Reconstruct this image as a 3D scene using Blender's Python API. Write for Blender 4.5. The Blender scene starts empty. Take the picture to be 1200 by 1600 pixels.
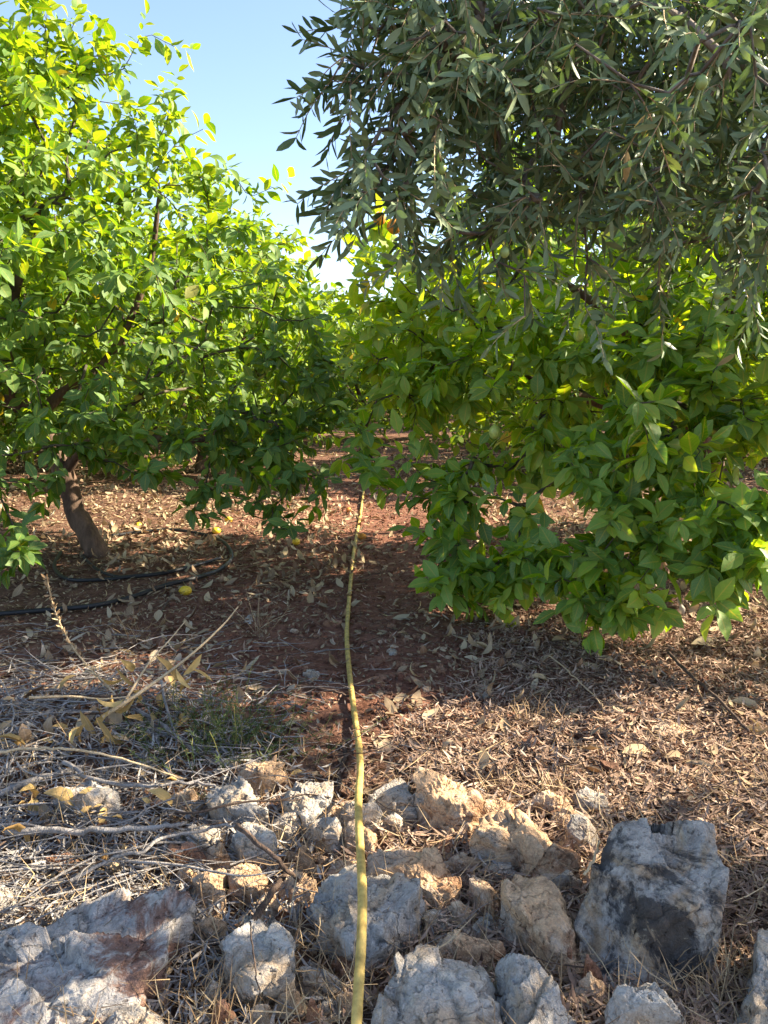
import bpy, math, random
import numpy as np
from mathutils import Vector

random.seed(5)
RG = np.random.default_rng(11)
SC = bpy.context.scene
COL = SC.collection

# ------------------------------------------------------------------ camera, sky, sun, exposure
PITCH = math.radians(9.9)
CAMH = 1.1
F = 1200.0
cam_d = bpy.data.cameras.new("camera")
cam = bpy.data.objects.new("camera", cam_d)
COL.objects.link(cam)
cam.location = (0, 0, CAMH)
cam.rotation_euler = (math.radians(90) - PITCH, 0, 0)
cam_d.sensor_fit = 'VERTICAL'
cam_d.sensor_height = 36.0
cam_d.lens = 27.0
cam_d.clip_start = 0.05
cam_d.clip_end = 2000
SC.camera = cam

SUN_EL = math.radians(33)
SUN_AZ = math.radians(80)          # measured from +Y towards +X
w = bpy.data.worlds.new("World")
SC.world = w
w.use_nodes = True
wn = w.node_tree
bg = wn.nodes["Background"]
sky = wn.nodes.new("ShaderNodeTexSky")
sky.sky_type = 'NISHITA'
sky.sun_disc = False
sky.sun_elevation = SUN_EL
sky.sun_rotation = SUN_AZ
sky.air_density = 1.0
sky.dust_density = 0.9
sky.ozone_density = 3.2
tn = wn.nodes.new("ShaderNodeMix"); tn.data_type = 'RGBA'; tn.blend_type = 'MULTIPLY'
tn.inputs[0].default_value = 1.0; tn.inputs[7].default_value = (.91, .82, .79, 1)
wn.links.new(sky.outputs[0], tn.inputs[6]); wn.links.new(tn.outputs[2], bg.inputs[0])
bg.inputs[1].default_value = 0.115

sl = bpy.data.lights.new("sun", 'SUN')
sl.energy = 5.0
sl.angle = math.radians(0.5)
sl.color = (1.0, 0.87, 0.68)
so = bpy.data.objects.new("sun", sl)
COL.objects.link(so)
SUNV = Vector((math.cos(SUN_EL) * math.sin(SUN_AZ), math.cos(SUN_EL) * math.cos(SUN_AZ), math.sin(SUN_EL)))
so.rotation_euler = SUNV.to_track_quat('Z', 'Y').to_euler()
so.location = SUNV * 30

SC.view_settings.view_transform = 'Standard'
SC.view_settings.look = 'None'
SC.view_settings.exposure = 2.03
SC.view_settings.gamma = 1.0
SC.view_settings.use_curve_mapping = False
SC.cycles.max_bounces = 8
SC.cycles.diffuse_bounces = 4
SC.cycles.glossy_bounces = 2
SC.cycles.transmission_bounces = 5
SC.cycles.sample_clamp_indirect = 6.0

# ------------------------------------------------------------------ helpers
def ray(px, py):
    a, b = (px - 600) / F, -(py - 800) / F
    return np.array([a, math.cos(PITCH) + b * math.sin(PITCH), -math.sin(PITCH) + b * math.cos(PITCH)])

def P(px, py, d):
    """point seen at that place of the photograph, d metres ahead"""
    r = ray(px, py)
    return np.array([0, 0, CAMH]) + r * (d / r[1])

def G(px, py, z=0.0):
    """point on the level z"""
    r = ray(px, py)
    return np.array([0, 0, CAMH]) + r * ((z - CAMH) / r[2])

def _hash(ix, iy, iz, s):
    h = (ix * 374761393 + iy * 668265263 + iz * 1274126177 + s * 974634777) & 0xffffffff
    h = ((h ^ (h >> 13)) * 1103515245) & 0xffffffff
    h = (h ^ (h >> 16)) & 0xffffffff
    return h / 4294967295.0

def vnoise(p, s=0):
    p = np.asarray(p, float)
    i = np.floor(p).astype(np.int64)
    f = p - i
    f = f * f * (3 - 2 * f)
    r = 0
    for dx in (0, 1):
        wx = f[..., 0] if dx else 1 - f[..., 0]
        for dy in (0, 1):
            wy = f[..., 1] if dy else 1 - f[..., 1]
            for dz in (0, 1):
                wz = f[..., 2] if dz else 1 - f[..., 2]
                r = r + wx * wy * wz * _hash(i[..., 0] + dx, i[..., 1] + dy, i[..., 2] + dz, s)
    return r * 2 - 1

def fbm(p, o=4, s=0, g=0.5):
    a, r, t = 1.0, 0, 0
    p = np.asarray(p, float)
    for k in range(o):
        r = r + a * vnoise(p * 2 ** k, s + k)
        t += a
        a *= g
    return r / t

def xy3(x, y, z=0):
    return np.stack(np.broadcast_arrays(np.asarray(x, float), np.asarray(y, float), np.asarray(z, float)), -1)

def ground_z(x, y):
    x = np.asarray(x, float); y = np.asarray(y, float)
    near = np.clip((30 - np.hypot(x, y)) / 20, 0, 1)
    z = 0.035 * fbm(xy3(x * .8, y * .8), 3, 3) * near
    z = z + 0.013 * fbm(xy3(x * 9, y * 9), 3, 9) * near
    z = z + 0.07 * np.exp(-(((x + .85) / .5) ** 2 + ((y - 2.15) / .4) ** 2))
    z = z - 0.02 * np.exp(-((x + .25 - .02 * y) / .35) ** 2) * np.clip((y - 2) / 1.5, 0, 1) * near
    return z

def norm(v):
    return v / (np.linalg.norm(v, axis=-1, keepdims=True) + 1e-9)

def tag(o, label=None, cat=None, group=None, kind=None):
    if label: o['label'] = label
    if cat: o['category'] = cat
    if group: o['group'] = group
    if kind: o['kind'] = kind
    return o

def link(name, data, parent=None, loc=(0, 0, 0)):
    o = bpy.data.objects.new(name, data)
    COL.objects.link(o)
    o.location = loc
    if parent: o.parent = parent
    return o

def quad_mesh(name, V, Q, mat, parent=None, loc=(0, 0, 0), smooth=True, tint=None, uv=None):
    V = np.ascontiguousarray(V, np.float32).reshape(-1, 3)
    Q = np.ascontiguousarray(Q, np.int32).reshape(-1, 4)
    me = bpy.data.meshes.new(name)
    me.vertices.add(len(V)); me.vertices.foreach_set("co", V.ravel())
    me.loops.add(Q.size); me.loops.foreach_set("vertex_index", Q.ravel())
    me.polygons.add(len(Q))
    me.polygons.foreach_set("loop_start", np.arange(len(Q), dtype=np.int32) * 4)
    me.polygons.foreach_set("loop_total", np.full(len(Q), 4, np.int32))
    if tint is not None:
        a = me.attributes.new("tint", 'FLOAT', 'POINT')
        a.data.foreach_set("value", np.ascontiguousarray(tint, np.float32).ravel())
    if uv is not None:
        l = me.uv_layers.new(name="UVMap")
        l.data.foreach_set("uv", np.ascontiguousarray(uv[Q.ravel()], np.float32).ravel())
    me.polygons.foreach_set("use_smooth", np.full(len(Q), smooth, bool))
    me.update(calc_edges=True)
    me.validate()
    me.materials.append(mat)
    return link(name, me, parent, loc)

class Tubes:
    def __init__(s): s.V = []; s.Q = []; s.T = []; s.n = 0
    def add(s, pts, rad, sides=6, tint=0.5, wob=0.0):
        pts = np.asarray(pts, float); m = len(pts)
        rad = np.broadcast_to(np.asarray(rad, float), (m,))
        t = norm(np.gradient(pts, axis=0))
        ref = np.array([0.31, 0.17, 0.93]) if abs(t[0][2]) < .9 else np.array([0.93, .2, .1])
        u = norm(np.cross(t, ref)); v = np.cross(t, u)
        a = np.arange(sides) * 2 * math.pi / sides
        R = rad[:, None] * (1 + (wob * fbm(xy3(np.arange(m)[:, None] * .6 + 0 * a, a[None] * 1.1, pts[0, 0] * 7), 2) if wob else 0))
        ring = pts[:, None] + (u[:, None] * np.cos(a)[None, :, None] + v[:, None] * np.sin(a)[None, :, None]) * (R[..., None] if wob else R[:, :, None])
        s.V.append(ring.reshape(-1, 3))
        i = np.arange(m - 1)[:, None] * sides; j = np.arange(sides)[None]; k = (j + 1) % sides
        q = np.stack([i + j, i + k, i + sides + k, i + sides + j], -1).reshape(-1, 4) + s.n
        s.Q.append(q); s.n += m * sides
        s.T.append(np.full(m * sides, tint))
        if sides in (4, 6, 8) and rad[-1] > .003:      # closed ends
            e = s.n - sides
            if sides == 4: s.Q.append(np.array([[e, e + 1, e + 2, e + 3]]))
            elif sides == 6: s.Q.append(np.array([[e, e + 1, e + 2, e + 3], [e, e + 3, e + 4, e + 5]]))
            else: s.Q.append(np.array([[e, e + 1, e + 2, e + 3], [e, e + 3, e + 4, e + 7], [e + 4, e + 5, e + 6, e + 7]]))
    def build(s, name, mat, parent=None, loc=(0, 0, 0)):
        return quad_mesh(name, np.concatenate(s.V) - np.asarray(loc) * (parent is None), np.concatenate(s.Q), mat, parent,
                         loc if parent is None else (0, 0, 0), True, np.concatenate(s.T))

def spline(pts, n=8):
    pts = np.asarray(pts, float)
    p = np.vstack([2 * pts[0] - pts[1], pts, 2 * pts[-1] - pts[-2]])
    out = []
    for i in range(1, len(p) - 2):
        for t in np.linspace(0, 1, n, endpoint=False):
            out.append(.5 * ((2 * p[i]) + (-p[i - 1] + p[i + 1]) * t + (2 * p[i - 1] - 5 * p[i] + 4 * p[i + 1] - p[i + 2]) * t * t
                             + (-p[i - 1] + 3 * p[i] - 3 * p[i + 1] + p[i + 2]) * t ** 3))
    out.append(pts[-1])
    return np.array(out)

PROF = {
    'lemon': (np.array([0, .1, .26, .45, .66, .86, 1.0]), np.array([.05, .06, .62, 1.0, .9, .42, .02])),
    'olive': (np.array([0, .22, .5, .8, 1.0]), np.array([.08, .75, 1.0, .7, .03])),
    'sliver': (np.array([0, .5, 1.0]), np.array([.35, 1.0, .15])),
    'dry': (np.array([0, .12, .35, .62, .85, 1.0]), np.array([.06, .4, .95, 1.0, .55, .03])),
}

def leaves(pos, d, n, L, W, curl, fold, kind, rng, roll=None, tint=None):
    """many leaves at once -> verts, quads, tint, uv"""
    s, wv = PROF[kind]; S = len(s); N = len(pos)
    d = norm(d); n = norm(n - d * (n * d).sum(-1, keepdims=True)); b = np.cross(n, d)
    c = curl[:, None]; cc = np.where(abs(c) < 1e-3, 1e-3, c)
    ax = np.sin(cc * s) / cc; az = -(1 - np.cos(cc * s)) / cc
    mid = pos[:, None] + L[:, None, None] * (d[:, None] * ax[..., None] + n[:, None] * az[..., None])
    ln = d[:, None] * np.sin(cc * s)[..., None] + n[:, None] * np.cos(cc * s)[..., None]
    V = np.empty((N, S, 3, 3)); V[:, :, 1] = mid
    hw = (W[:, None] * .5 * wv[None])
    for k, sg in ((0, -1), (2, 1)):
        f = fold[:, None] + rng.normal(0, .16, (N, 1)) + rng.normal(0, .10, (N, S))
        V[:, :, k] = mid + (b[:, None] * (sg * np.cos(f))[..., None] + ln * np.sin(f)[..., None]) * hw[..., None]
    i = (np.arange(S - 1)[:, None] * 3 + np.arange(2)[None]).ravel()
    q = np.stack([i, i + 1, i + 4, i + 3], -1)
    Q = (np.arange(N)[:, None, None] * S * 3 + q[None]).reshape(-1, 4)
    uv = np.empty((N, S, 3, 2)); uv[..., 0] = np.array([0, .5, 1.0])[None, None]; uv[..., 1] = s[None, :, None]
    T = rng.random(N) if tint is None else tint
    return V.reshape(-1, 3), Q, np.repeat(T, S * 3), uv.reshape(-1, 2)

# ------------------------------------------------------------------ materials
def newmat(name):
    m = bpy.data.materials.new(name); m.use_nodes = True
    nt = m.node_tree
    for x in list(nt.nodes): nt.nodes.remove(x)
    out = nt.nodes.new("ShaderNodeOutputMaterial")
    return m, nt, out

def N(nt, t, **kw):
    n = nt.nodes.new(t)
    for k, v in kw.items():
        if k in ('inp',):
            for a, b in v.items(): n.inputs[a].default_value = b
        else: setattr(n, k, v)
    return n

def ramp(nt, fac, stops, interp='LINEAR'):
    r = nt.nodes.new("ShaderNodeValToRGB"); r.color_ramp.interpolation = interp
    el = r.color_ramp.elements
    while len(el) < len(stops): el.new(0.5)
    for e, (p, c) in zip(el, stops):
        e.position = p; e.color = (*c, 1) if len(c) == 3 else c
    if fac is not None: nt.links.new(fac, r.inputs[0])
    return r.outputs[0]

def mix(nt, f, a, b, mode='MIX'):
    m = nt.nodes.new("ShaderNodeMix"); m.data_type = 'RGBA'; m.blend_type = mode
    for sk, v in ((m.inputs[0], f), (m.inputs[6], a), (m.inputs[7], b)):
        if hasattr(v, 'links'): nt.links.new(v, sk)
        elif isinstance(v, tuple): sk.default_value = (*v, 1)
        else: sk.default_value = v
    return m.outputs[2]

def math_(nt, op, a, b=0.0, c=None):
    m = nt.nodes.new("ShaderNodeMath"); m.operation = op
    for i, v in enumerate((a, b) if c is None else (a, b, c)):
        if hasattr(v, 'links'): nt.links.new(v, m.inputs[i])
        else: m.inputs[i].default_value = v
    return m.outputs[0]

def noise(nt, scale, detail=5, rough=.55, coord=None, dist=0.0, out=0):
    n = nt.nodes.new("ShaderNodeTexNoise"); n.inputs['Scale'].default_value = scale
    n.inputs['Detail'].default_value = detail; n.inputs['Roughness'].default_value = rough
    n.inputs['Distortion'].default_value = dist
    if coord is not None: nt.links.new(coord, n.inputs['Vector'])
    return n.outputs[out]

def leaf_mat(name, stops, back=(.1, .15, .04), backmix=.4, trans=.35, tgain=(1.5, 1.6, .6), rough=.42, spec=.4, vein=.25, blotch=None):
    m, nt, out = newmat(name)
    at = N(nt, "ShaderNodeAttribute", attribute_name="tint")
    base = ramp(nt, at.outputs['Fac'], stops)
    tc = N(nt, "ShaderNodeTexCoord")
    nz = noise(nt, 22, 3, .6, tc.outputs['Object'])
    base = mix(nt, .45, base, ramp(nt, nz, [(.25, (.55, .55, .55)), (.75, (1.35, 1.3, 1.2))]), 'MULTIPLY')
    if vein:
        sep = N(nt, "ShaderNodeSeparateXYZ"); nt.links.new(tc.outputs['UV'], sep.inputs[0])
        off = math_(nt, 'ABSOLUTE', math_(nt, 'SUBTRACT', sep.outputs[0], .5))
        rib = math_(nt, 'LESS_THAN', off, .045)
        ph = math_(nt, 'FRACT', math_(nt, 'SUBTRACT', math_(nt, 'MULTIPLY', sep.outputs[1], 9.0), math_(nt, 'MULTIPLY', off, 3.0)))
        sv = math_(nt, 'MULTIPLY', math_(nt, 'LESS_THAN', ph, .13), .45)
        f = math_(nt, 'MULTIPLY', math_(nt, 'MAXIMUM', rib, sv), vein)
        base = mix(nt, f, base, (stops[-1][1][0] * 1.3, stops[-1][1][1] * 1.25, stops[-1][1][2] * 1.3))
    if blotch:
        b = ramp(nt, noise(nt, 9, 4, .6, tc.outputs['Object']), [(.62, (0, 0, 0)), (.68, (1, 1, 1))])
        base = mix(nt, b, base, blotch)
    geo = N(nt, "ShaderNodeNewGeometry")
    col = mix(nt, math_(nt, 'MULTIPLY', geo.outputs['Backfacing'], backmix), base, back)
    p = N(nt, "ShaderNodeBsdfPrincipled"); nt.links.new(col, p.inputs['Base Color'])
    rr = math_(nt, 'ADD', math_(nt, 'MULTIPLY', geo.outputs['Backfacing'], .3), rough)
    nt.links.new(rr, p.inputs['Roughness']); p.inputs['Specular IOR Level'].default_value = spec
    bump = N(nt, "ShaderNodeBump"); bump.inputs['Strength'].default_value = .35; bump.inputs['Distance'].default_value = .004
    nt.links.new(noise(nt, 60, 2, .5, tc.outputs['Object']), bump.inputs['Height']); nt.links.new(bump.outputs[0], p.inputs['Normal'])
    if trans:
        tr = N(nt, "ShaderNodeBsdfTranslucent"); nt.links.new(mix(nt, 1.0, base, tgain, 'MULTIPLY'), tr.inputs[0])
        ms = N(nt, "ShaderNodeMixShader"); ms.inputs[0].default_value = trans
        nt.links.new(p.outputs[0], ms.inputs[1]); nt.links.new(tr.outputs[0], ms.inputs[2]); nt.links.new(ms.outputs[0], out.inputs[0])
    else: nt.links.new(p.outputs[0], out.inputs[0])
    return m

def bark_mat(name, a, b, scale=14, bump=.6, stretch=.35):
    m, nt, out = newmat(name)
    tc = N(nt, "ShaderNodeTexCoord"); mp = N(nt, "ShaderNodeMapping"); mp.inputs['Scale'].default_value = (1, 1, stretch)
    nt.links.new(tc.outputs['Object'], mp.inputs[0])
    n1 = noise(nt, scale, 6, .65, mp.outputs[0], .4); n2 = noise(nt, scale * 5, 4, .6, mp.outputs[0])
    col = ramp(nt, n1, [(.3, a), (.7, b)])
    col = mix(nt, .5, col, ramp(nt, n2, [(.3, (.6, .6, .6)), (.7, (1.3, 1.3, 1.3))]), 'MULTIPLY')
    at = N(nt, "ShaderNodeAttribute", attribute_name="tint")
    col = mix(nt, .5, col, ramp(nt, at.outputs['Fac'], [(0, (.5, .5, .5)), (1, (1.5, 1.5, 1.5))]), 'MULTIPLY')
    p = N(nt, "ShaderNodeBsdfPrincipled"); nt.links.new(col, p.inputs['Base Color']); p.inputs['Roughness'].default_value = .85
    p.inputs['Specular IOR Level'].default_value = .2
    bp = N(nt, "ShaderNodeBump"); bp.inputs['Strength'].default_value = bump; bp.inputs['Distance'].default_value = .02
    nt.links.new(math_(nt, 'ADD', n1, math_(nt, 'MULTIPLY', n2, .35)), bp.inputs['Height']); nt.links.new(bp.outputs[0], p.inputs['Normal'])
    nt.links.new(p.outputs[0], out.inputs[0])
    return m

def rock_mat(name, base, light, ochre, ochre_amt, stain=None, stain_amt=.5, stain_scale=5.0, seed=0.0):
    m, nt, out = newmat(name)
    tc = N(nt, "ShaderNodeTexCoord"); mp = N(nt, "ShaderNodeMapping"); mp.inputs['Location'].default_value = (seed, seed * 1.7, seed * .6)
    nt.links.new(tc.outputs['Object'], mp.inputs[0]); c = mp.outputs[0]
    n1 = noise(nt, 7, 8, .62, c, .6); n2 = noise(nt, 38, 6, .7, c, .3); n3 = noise(nt, 240, 3, .65, c)
    col = ramp(nt, n1, [(.3, base), (.68, light)])
    oc = ramp(nt, noise(nt, 5.5, 7, .68, c, 1.0), [(.62 - ochre_amt * .3, (0, 0, 0)), (.74 - ochre_amt * .3, (1, 1, 1))])
    col = mix(nt, math_(nt, 'MULTIPLY', oc, .8), col, ochre)
    if stain:
        st = ramp(nt, noise(nt, stain_scale, 9, .72, c, .8), [(.60 - stain_amt * .25, (0, 0, 0)), (.66 - stain_amt * .25, (1, 1, 1))])
        col = mix(nt, math_(nt, 'MULTIPLY', st, .85), col, stain)
    col = mix(nt, .75, col, ramp(nt, n2, [(.28, (.42, .41, .40)), (.5, (.95, .95, .95)), (.72, (1.3, 1.28, 1.22))]), 'MULTIPLY')
    col = mix(nt, .5, col, ramp(nt, n3, [(.3, (.6, .58, .55)), (.7, (1.25, 1.25, 1.25))]), 'MULTIPLY')
    pit = ramp(nt, noise(nt, 62, 3, .5, c), [(.30, (.25, .22, .2)), (.37, (1, 1, 1))])
    col = mix(nt, .7, col, pit, 'MULTIPLY')
    lic = ramp(nt, noise(nt, 19, 6, .75, c, .5), [(.60, (0, 0, 0)), (.64, (1, 1, 1))])
    col = mix(nt, math_(nt, 'MULTIPLY', lic, .35), col, (light[0] * 1.15, light[1] * 1.08, light[2] * .9))
    vo = N(nt, "ShaderNodeTexVoronoi", feature='DISTANCE_TO_EDGE'); vo.inputs['Scale'].default_value = 6
    wc = mix(nt, .12, c, noise(nt, 9, 4, .6, c, 0, 1)); nt.links.new(wc, vo.inputs['Vector'])
    cr = ramp(nt, vo.outputs['Distance'], [(0, (0, 0, 0)), (.018, (1, 1, 1))])
    col = mix(nt, .35, col, mix(nt, 1.0, col, cr, 'MULTIPLY'))
    p = N(nt, "ShaderNodeBsdfPrincipled"); nt.links.new(col, p.inputs['Base Color']); p.inputs['Roughness'].default_value = .9
    p.inputs['Specular IOR Level'].default_value = .25
    h = math_(nt, 'ADD', math_(nt, 'MULTIPLY', n1, 1.2), math_(nt, 'MULTIPLY', n2, .5))
    h = math_(nt, 'ADD', h, math_(nt, 'MULTIPLY', n3, .16)); h = math_(nt, 'ADD', h, math_(nt, 'MULTIPLY', pit, .18)); h = math_(nt, 'ADD', h, math_(nt, 'MULTIPLY', cr, .12))
    bp = N(nt, "ShaderNodeBump"); bp.inputs['Strength'].default_value = 1.0; bp.inputs['Distance'].default_value = .022
    nt.links.new(h, bp.inputs['Height']); nt.links.new(bp.outputs[0], p.inputs['Normal'])
    nt.links.new(p.outputs[0], out.inputs[0])
    return m

def plain_mat(name, col, rough=.5, spec=.4, nscale=30, namt=.4, bump=.2):
    m, nt, out = newmat(name)
    tc = N(nt, "ShaderNodeTexCoord")
    nz = noise(nt, nscale, 5, .6, tc.outputs['Object'])
    c = mix(nt, namt, col, ramp(nt, nz, [(.3, (.5, .48, .42)), (.7, (1.35, 1.35, 1.3))]), 'MULTIPLY')
    p = N(nt, "ShaderNodeBsdfPrincipled"); nt.links.new(c, p.inputs['Base Color']); p.inputs['Roughness'].default_value = rough
    p.inputs['Specular IOR Level'].default_value = spec
    bp = N(nt, "ShaderNodeBump"); bp.inputs['Strength'].default_value = bump; bp.inputs['Distance'].default_value = .003
    nt.links.new(nz, bp.inputs['Height']); nt.links.new(bp.outputs[0], p.inputs['Normal'])
    nt.links.new(p.outputs[0], out.inputs[0])
    return m

M = {}
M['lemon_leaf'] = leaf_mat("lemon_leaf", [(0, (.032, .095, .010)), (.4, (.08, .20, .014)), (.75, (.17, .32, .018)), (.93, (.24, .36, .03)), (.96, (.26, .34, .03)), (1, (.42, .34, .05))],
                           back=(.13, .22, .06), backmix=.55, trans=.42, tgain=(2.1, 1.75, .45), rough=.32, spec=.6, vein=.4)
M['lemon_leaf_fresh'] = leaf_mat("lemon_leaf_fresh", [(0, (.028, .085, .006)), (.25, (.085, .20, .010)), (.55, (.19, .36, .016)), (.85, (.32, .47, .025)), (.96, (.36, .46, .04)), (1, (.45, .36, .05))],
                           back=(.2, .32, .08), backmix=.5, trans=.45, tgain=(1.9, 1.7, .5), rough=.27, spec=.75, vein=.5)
M['lemon_leaf_bright'] = leaf_mat("lemon_leaf_bright", [(0, (.05, .12, .014)), (.4, (.11, .23, .018)), (.75, (.21, .34, .02)), (.93, (.36, .42, .03)), (1, (.5, .34, .05))],
                           back=(.2, .28, .07), backmix=.5, trans=.42, tgain=(1.9, 1.6, .4), rough=.4, spec=.4)
M['olive_leaf'] = leaf_mat("olive_leaf", [(0, (.045, .088, .038)), (.6, (.11, .17, .07)), (.9, (.24, .29, .13)), (1, (.3, .22, .1))],
                           back=(.27, .35, .19), backmix=.75, trans=.2, tgain=(1.6, 1.7, .7), rough=.36, spec=.4, vein=.15)
M['dry_leaf'] = leaf_mat("dry_leaf", [(0, (.12, .06, .035)), (.3, (.22, .13, .08)), (.6, (.36, .26, .16)), (.85, (.50, .40, .24)), (1, (.46, .40, .33))],
                         back=(.42, .33, .2), backmix=.5, trans=.12, tgain=(1.2, 1.1, .8), rough=.8, spec=.15, vein=.2)
M['gold_leaf'] = leaf_mat("gold_leaf", [(0, (.30, .17, .06)), (.5, (.46, .30, .11)), (1, (.60, .44, .18))], back=(.5, .36, .15), backmix=.5, trans=.15, tgain=(1.2, 1.1, .7), rough=.7, spec=.2, vein=.45, blotch=(.22, .12, .05))
M['grey_leaf'] = leaf_mat("grey_leaf", [(0, (.09, .05, .035)), (.4, (.22, .14, .10)), (.75, (.40, .28, .20)), (1, (.62, .49, .38))],
                          back=(.34, .24, .17), backmix=.4, trans=0, rough=.75, spec=.2, vein=0)
M['ash_leaf'] = leaf_mat("ash_leaf", [(0, (.10, .082, .068)), (.5, (.28, .25, .215)), (1, (.56, .53, .48))], back=(.3, .29, .28), backmix=.4, trans=0, rough=.75, spec=.2, vein=0)
M['straw'] = leaf_mat("straw", [(0, (.20, .12, .06)), (.6, (.40, .28, .15)), (1, (.6, .47, .28))], back=(.4, .3, .2), backmix=.2, trans=0, rough=.7, spec=.2, vein=0)
M['weed'] = leaf_mat("weed", [(0, (.05, .09, .03)), (.7, (.11, .15, .05)), (1, (.28, .26, .08))], back=(.1, .14, .06), backmix=.3, trans=.2, rough=.6, spec=.2, vein=0)
M['lemon_bark'] = bark_mat("lemon_bark", (.055, .036, .025), (.17, .11, .075))
M['twig_bark'] = bark_mat("twig_bark", (.05, .045, .03), (.15, .12, .085), 30)
M['olive_bark'] = bark_mat("olive_bark", (.10, .085, .07), (.26, .22, .18))
M['grey_wood'] = bark_mat("grey_wood", (.15, .135, .12), (.38, .35, .32), 30, .8)
M['brown_wood'] = bark_mat("brown_wood", (.045, .03, .022), (.16, .11, .08), 30, .8)
M['tan_wood'] = bark_mat("tan_wood", (.38, .27, .15), (.6, .47, .29), 40, .5)
M['hose'] = plain_mat("hose", (.56, .40, .12), .6, .25, 34, .95, .2)
M['pipe'] = plain_mat("pipe", (.018, .018, .02), .5, .4, 25, .6)
M['lemon_fruit'] = plain_mat("lemon_fruit", (.75, .50, .03), .4, .5, 90, .35, .8)
M['green_fruit'] = plain_mat("green_fruit", (.42, .50, .12), .4, .5, 90, .35, .8)
M['orange_fruit'] = plain_mat("orange_fruit", (.6, .24, .03), .6, .4, 25, .8, .8)
M['olive_fruit'] = plain_mat("olive_fruit", (.26, .36, .11), .35, .5, 60, .25, .1)

GREY, WHT, OCH = (.31, .29, .26), (.60, .565, .50), (.46, .32, .17)
M['rock_grey'] = rock_mat("rock_grey", GREY, (.50, .475, .43), (.52, .39, .25), .45, None, seed=1)
M['rock_pale'] = rock_mat("rock_pale", (.42, .38, .32), WHT, (.46, .34, .22), .45, None, seed=4)
M['rock_ochre'] = rock_mat("rock_ochre", (.39, .32, .25), (.70, .58, .44), (.64, .40, .21), .75, (.36, .19, .10), .3, seed=8)
M['rock_red'] = rock_mat("rock_red", (.38, .345, .31), (.60, .555, .49), (.40, .30, .22), .25, (.22, .10, .06), .42, 4.5, seed=2.2)
M['rock_dark'] = rock_mat("rock_dark", (.29, .265, .235), (.52, .475, .41), (.42, .28, .15), .5, (.035, .035, .038), .5, 4.5, seed=6)
M['stone_rust'] = rock_mat("stone_rust", (.30, .15, .09), (.48, .30, .20), (.4, .2, .1), .5, None, seed=3)

def ground_mat():
    m, nt, out = newmat("soil")
    geo = N(nt, "ShaderNodeNewGeometry"); c = geo.outputs['Position']
    sep = N(nt, "ShaderNodeSeparateXYZ"); nt.links.new(c, sep.inputs[0])
    big = noise(nt, 1.3, 5, .6, c); mid = noise(nt, 11, 7, .65, c, .4); fine = noise(nt, 75, 5, .7, c)
    red = ramp(nt, mid, [(.3, (.14, .060, .037)), (.7, (.34, .165, .108))])
    hum = ramp(nt, mid, [(.3, (.07, .036, .024)), (.7, (.23, .135, .09))])
    # bare red earth along the walked line
    dx = math_(nt, 'ABSOLUTE', math_(nt, 'ADD', sep.outputs[0], math_(nt, 'MULTIPLY_ADD', big, 1.0, -.42)))
    f = N(nt, "ShaderNodeMapRange"); nt.links.new(dx, f.inputs[0])
    f.inputs[1].default_value = .5; f.inputs[2].default_value = 1.7; f.inputs[3].default_value = 1; f.inputs[4].default_value = .15
    f2 = N(nt, "ShaderNodeMapRange"); nt.links.new(sep.outputs[1], f2.inputs[0])
    f2.inputs[1].default_value = 1.9; f2.inputs[2].default_value = 2.6
    ff = math_(nt, 'MULTIPLY', f.outputs[0], f2.outputs[0])
    f3 = N(nt, "ShaderNodeMapRange"); nt.links.new(sep.outputs[1], f3.inputs[0])
    f3.inputs[1].default_value = 6; f3.inputs[2].default_value = 12; f3.inputs[3].default_value = 1; f3.inputs[4].default_value = .35
    ff = math_(nt, 'MULTIPLY', ff, f3.outputs[0])
    col = mix(nt, ff, hum, red)
    gr = ramp(nt, fine, [(.3, (.5, .5, .5)), (.55, (1, 1, 1)), (.72, (1.7, 1.65, 1.55))])
    col = mix(nt, .8, col, gr, 'MULTIPLY')
    vo = N(nt, "ShaderNodeTexVoronoi"); vo.inputs['Scale'].default_value = 55; nt.links.new(c, vo.inputs['Vector'])
    sp = ramp(nt, vo.outputs['Color'], [(.80, (0, 0, 0)), (.84, (1, 1, 1))])
    col = mix(nt, math_(nt, 'MULTIPLY', sp, .45), col, (.33, .24, .17))
    p = N(nt, "ShaderNodeBsdfPrincipled"); nt.links.new(col, p.inputs['Base Color']); p.inputs['Roughness'].default_value = .95
    p.inputs['Specular IOR Level'].default_value = .1
    bp = N(nt, "ShaderNodeBump"); bp.inputs['Strength'].default_value = 1; bp.inputs['Distance'].default_value = .03
    nt.links.new(math_(nt, 'ADD', mid, math_(nt, 'MULTIPLY', fine, .5)), bp.inputs['Height']); nt.links.new(bp.outputs[0], p.inputs['Normal'])
    nt.links.new(p.outputs[0], out.inputs[0])
    return m
M['soil'] = ground_mat()

# ------------------------------------------------------------------ ground
def axis(lo, hi, dens, far, n):
    core = np.arange(lo, hi, dens)
    g = np.geomspace(1, far, n)
    return np.concatenate([lo - g[::-1] * 1.0 + .9, core, hi + g - .9])
gx = axis(-3.2, 3.2, .022, 400, 45); gy = axis(.6, 8.5, .025, 400, 45)
X, Y = np.meshgrid(gx, gy)
Z = ground_z(X, Y)
nx = len(gx); ny = len(gy)
ii = (np.arange(ny - 1)[:, None] * nx + np.arange(nx - 1)[None]).ravel()
g = quad_mesh("ground", np.stack([X, Y, Z], -1), np.stack([ii, ii + 1, ii + nx + 1, ii + nx], -1), M['soil'])
tag(g, "reddish brown orchard soil under fallen leaves", None, None, 'structure')

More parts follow.
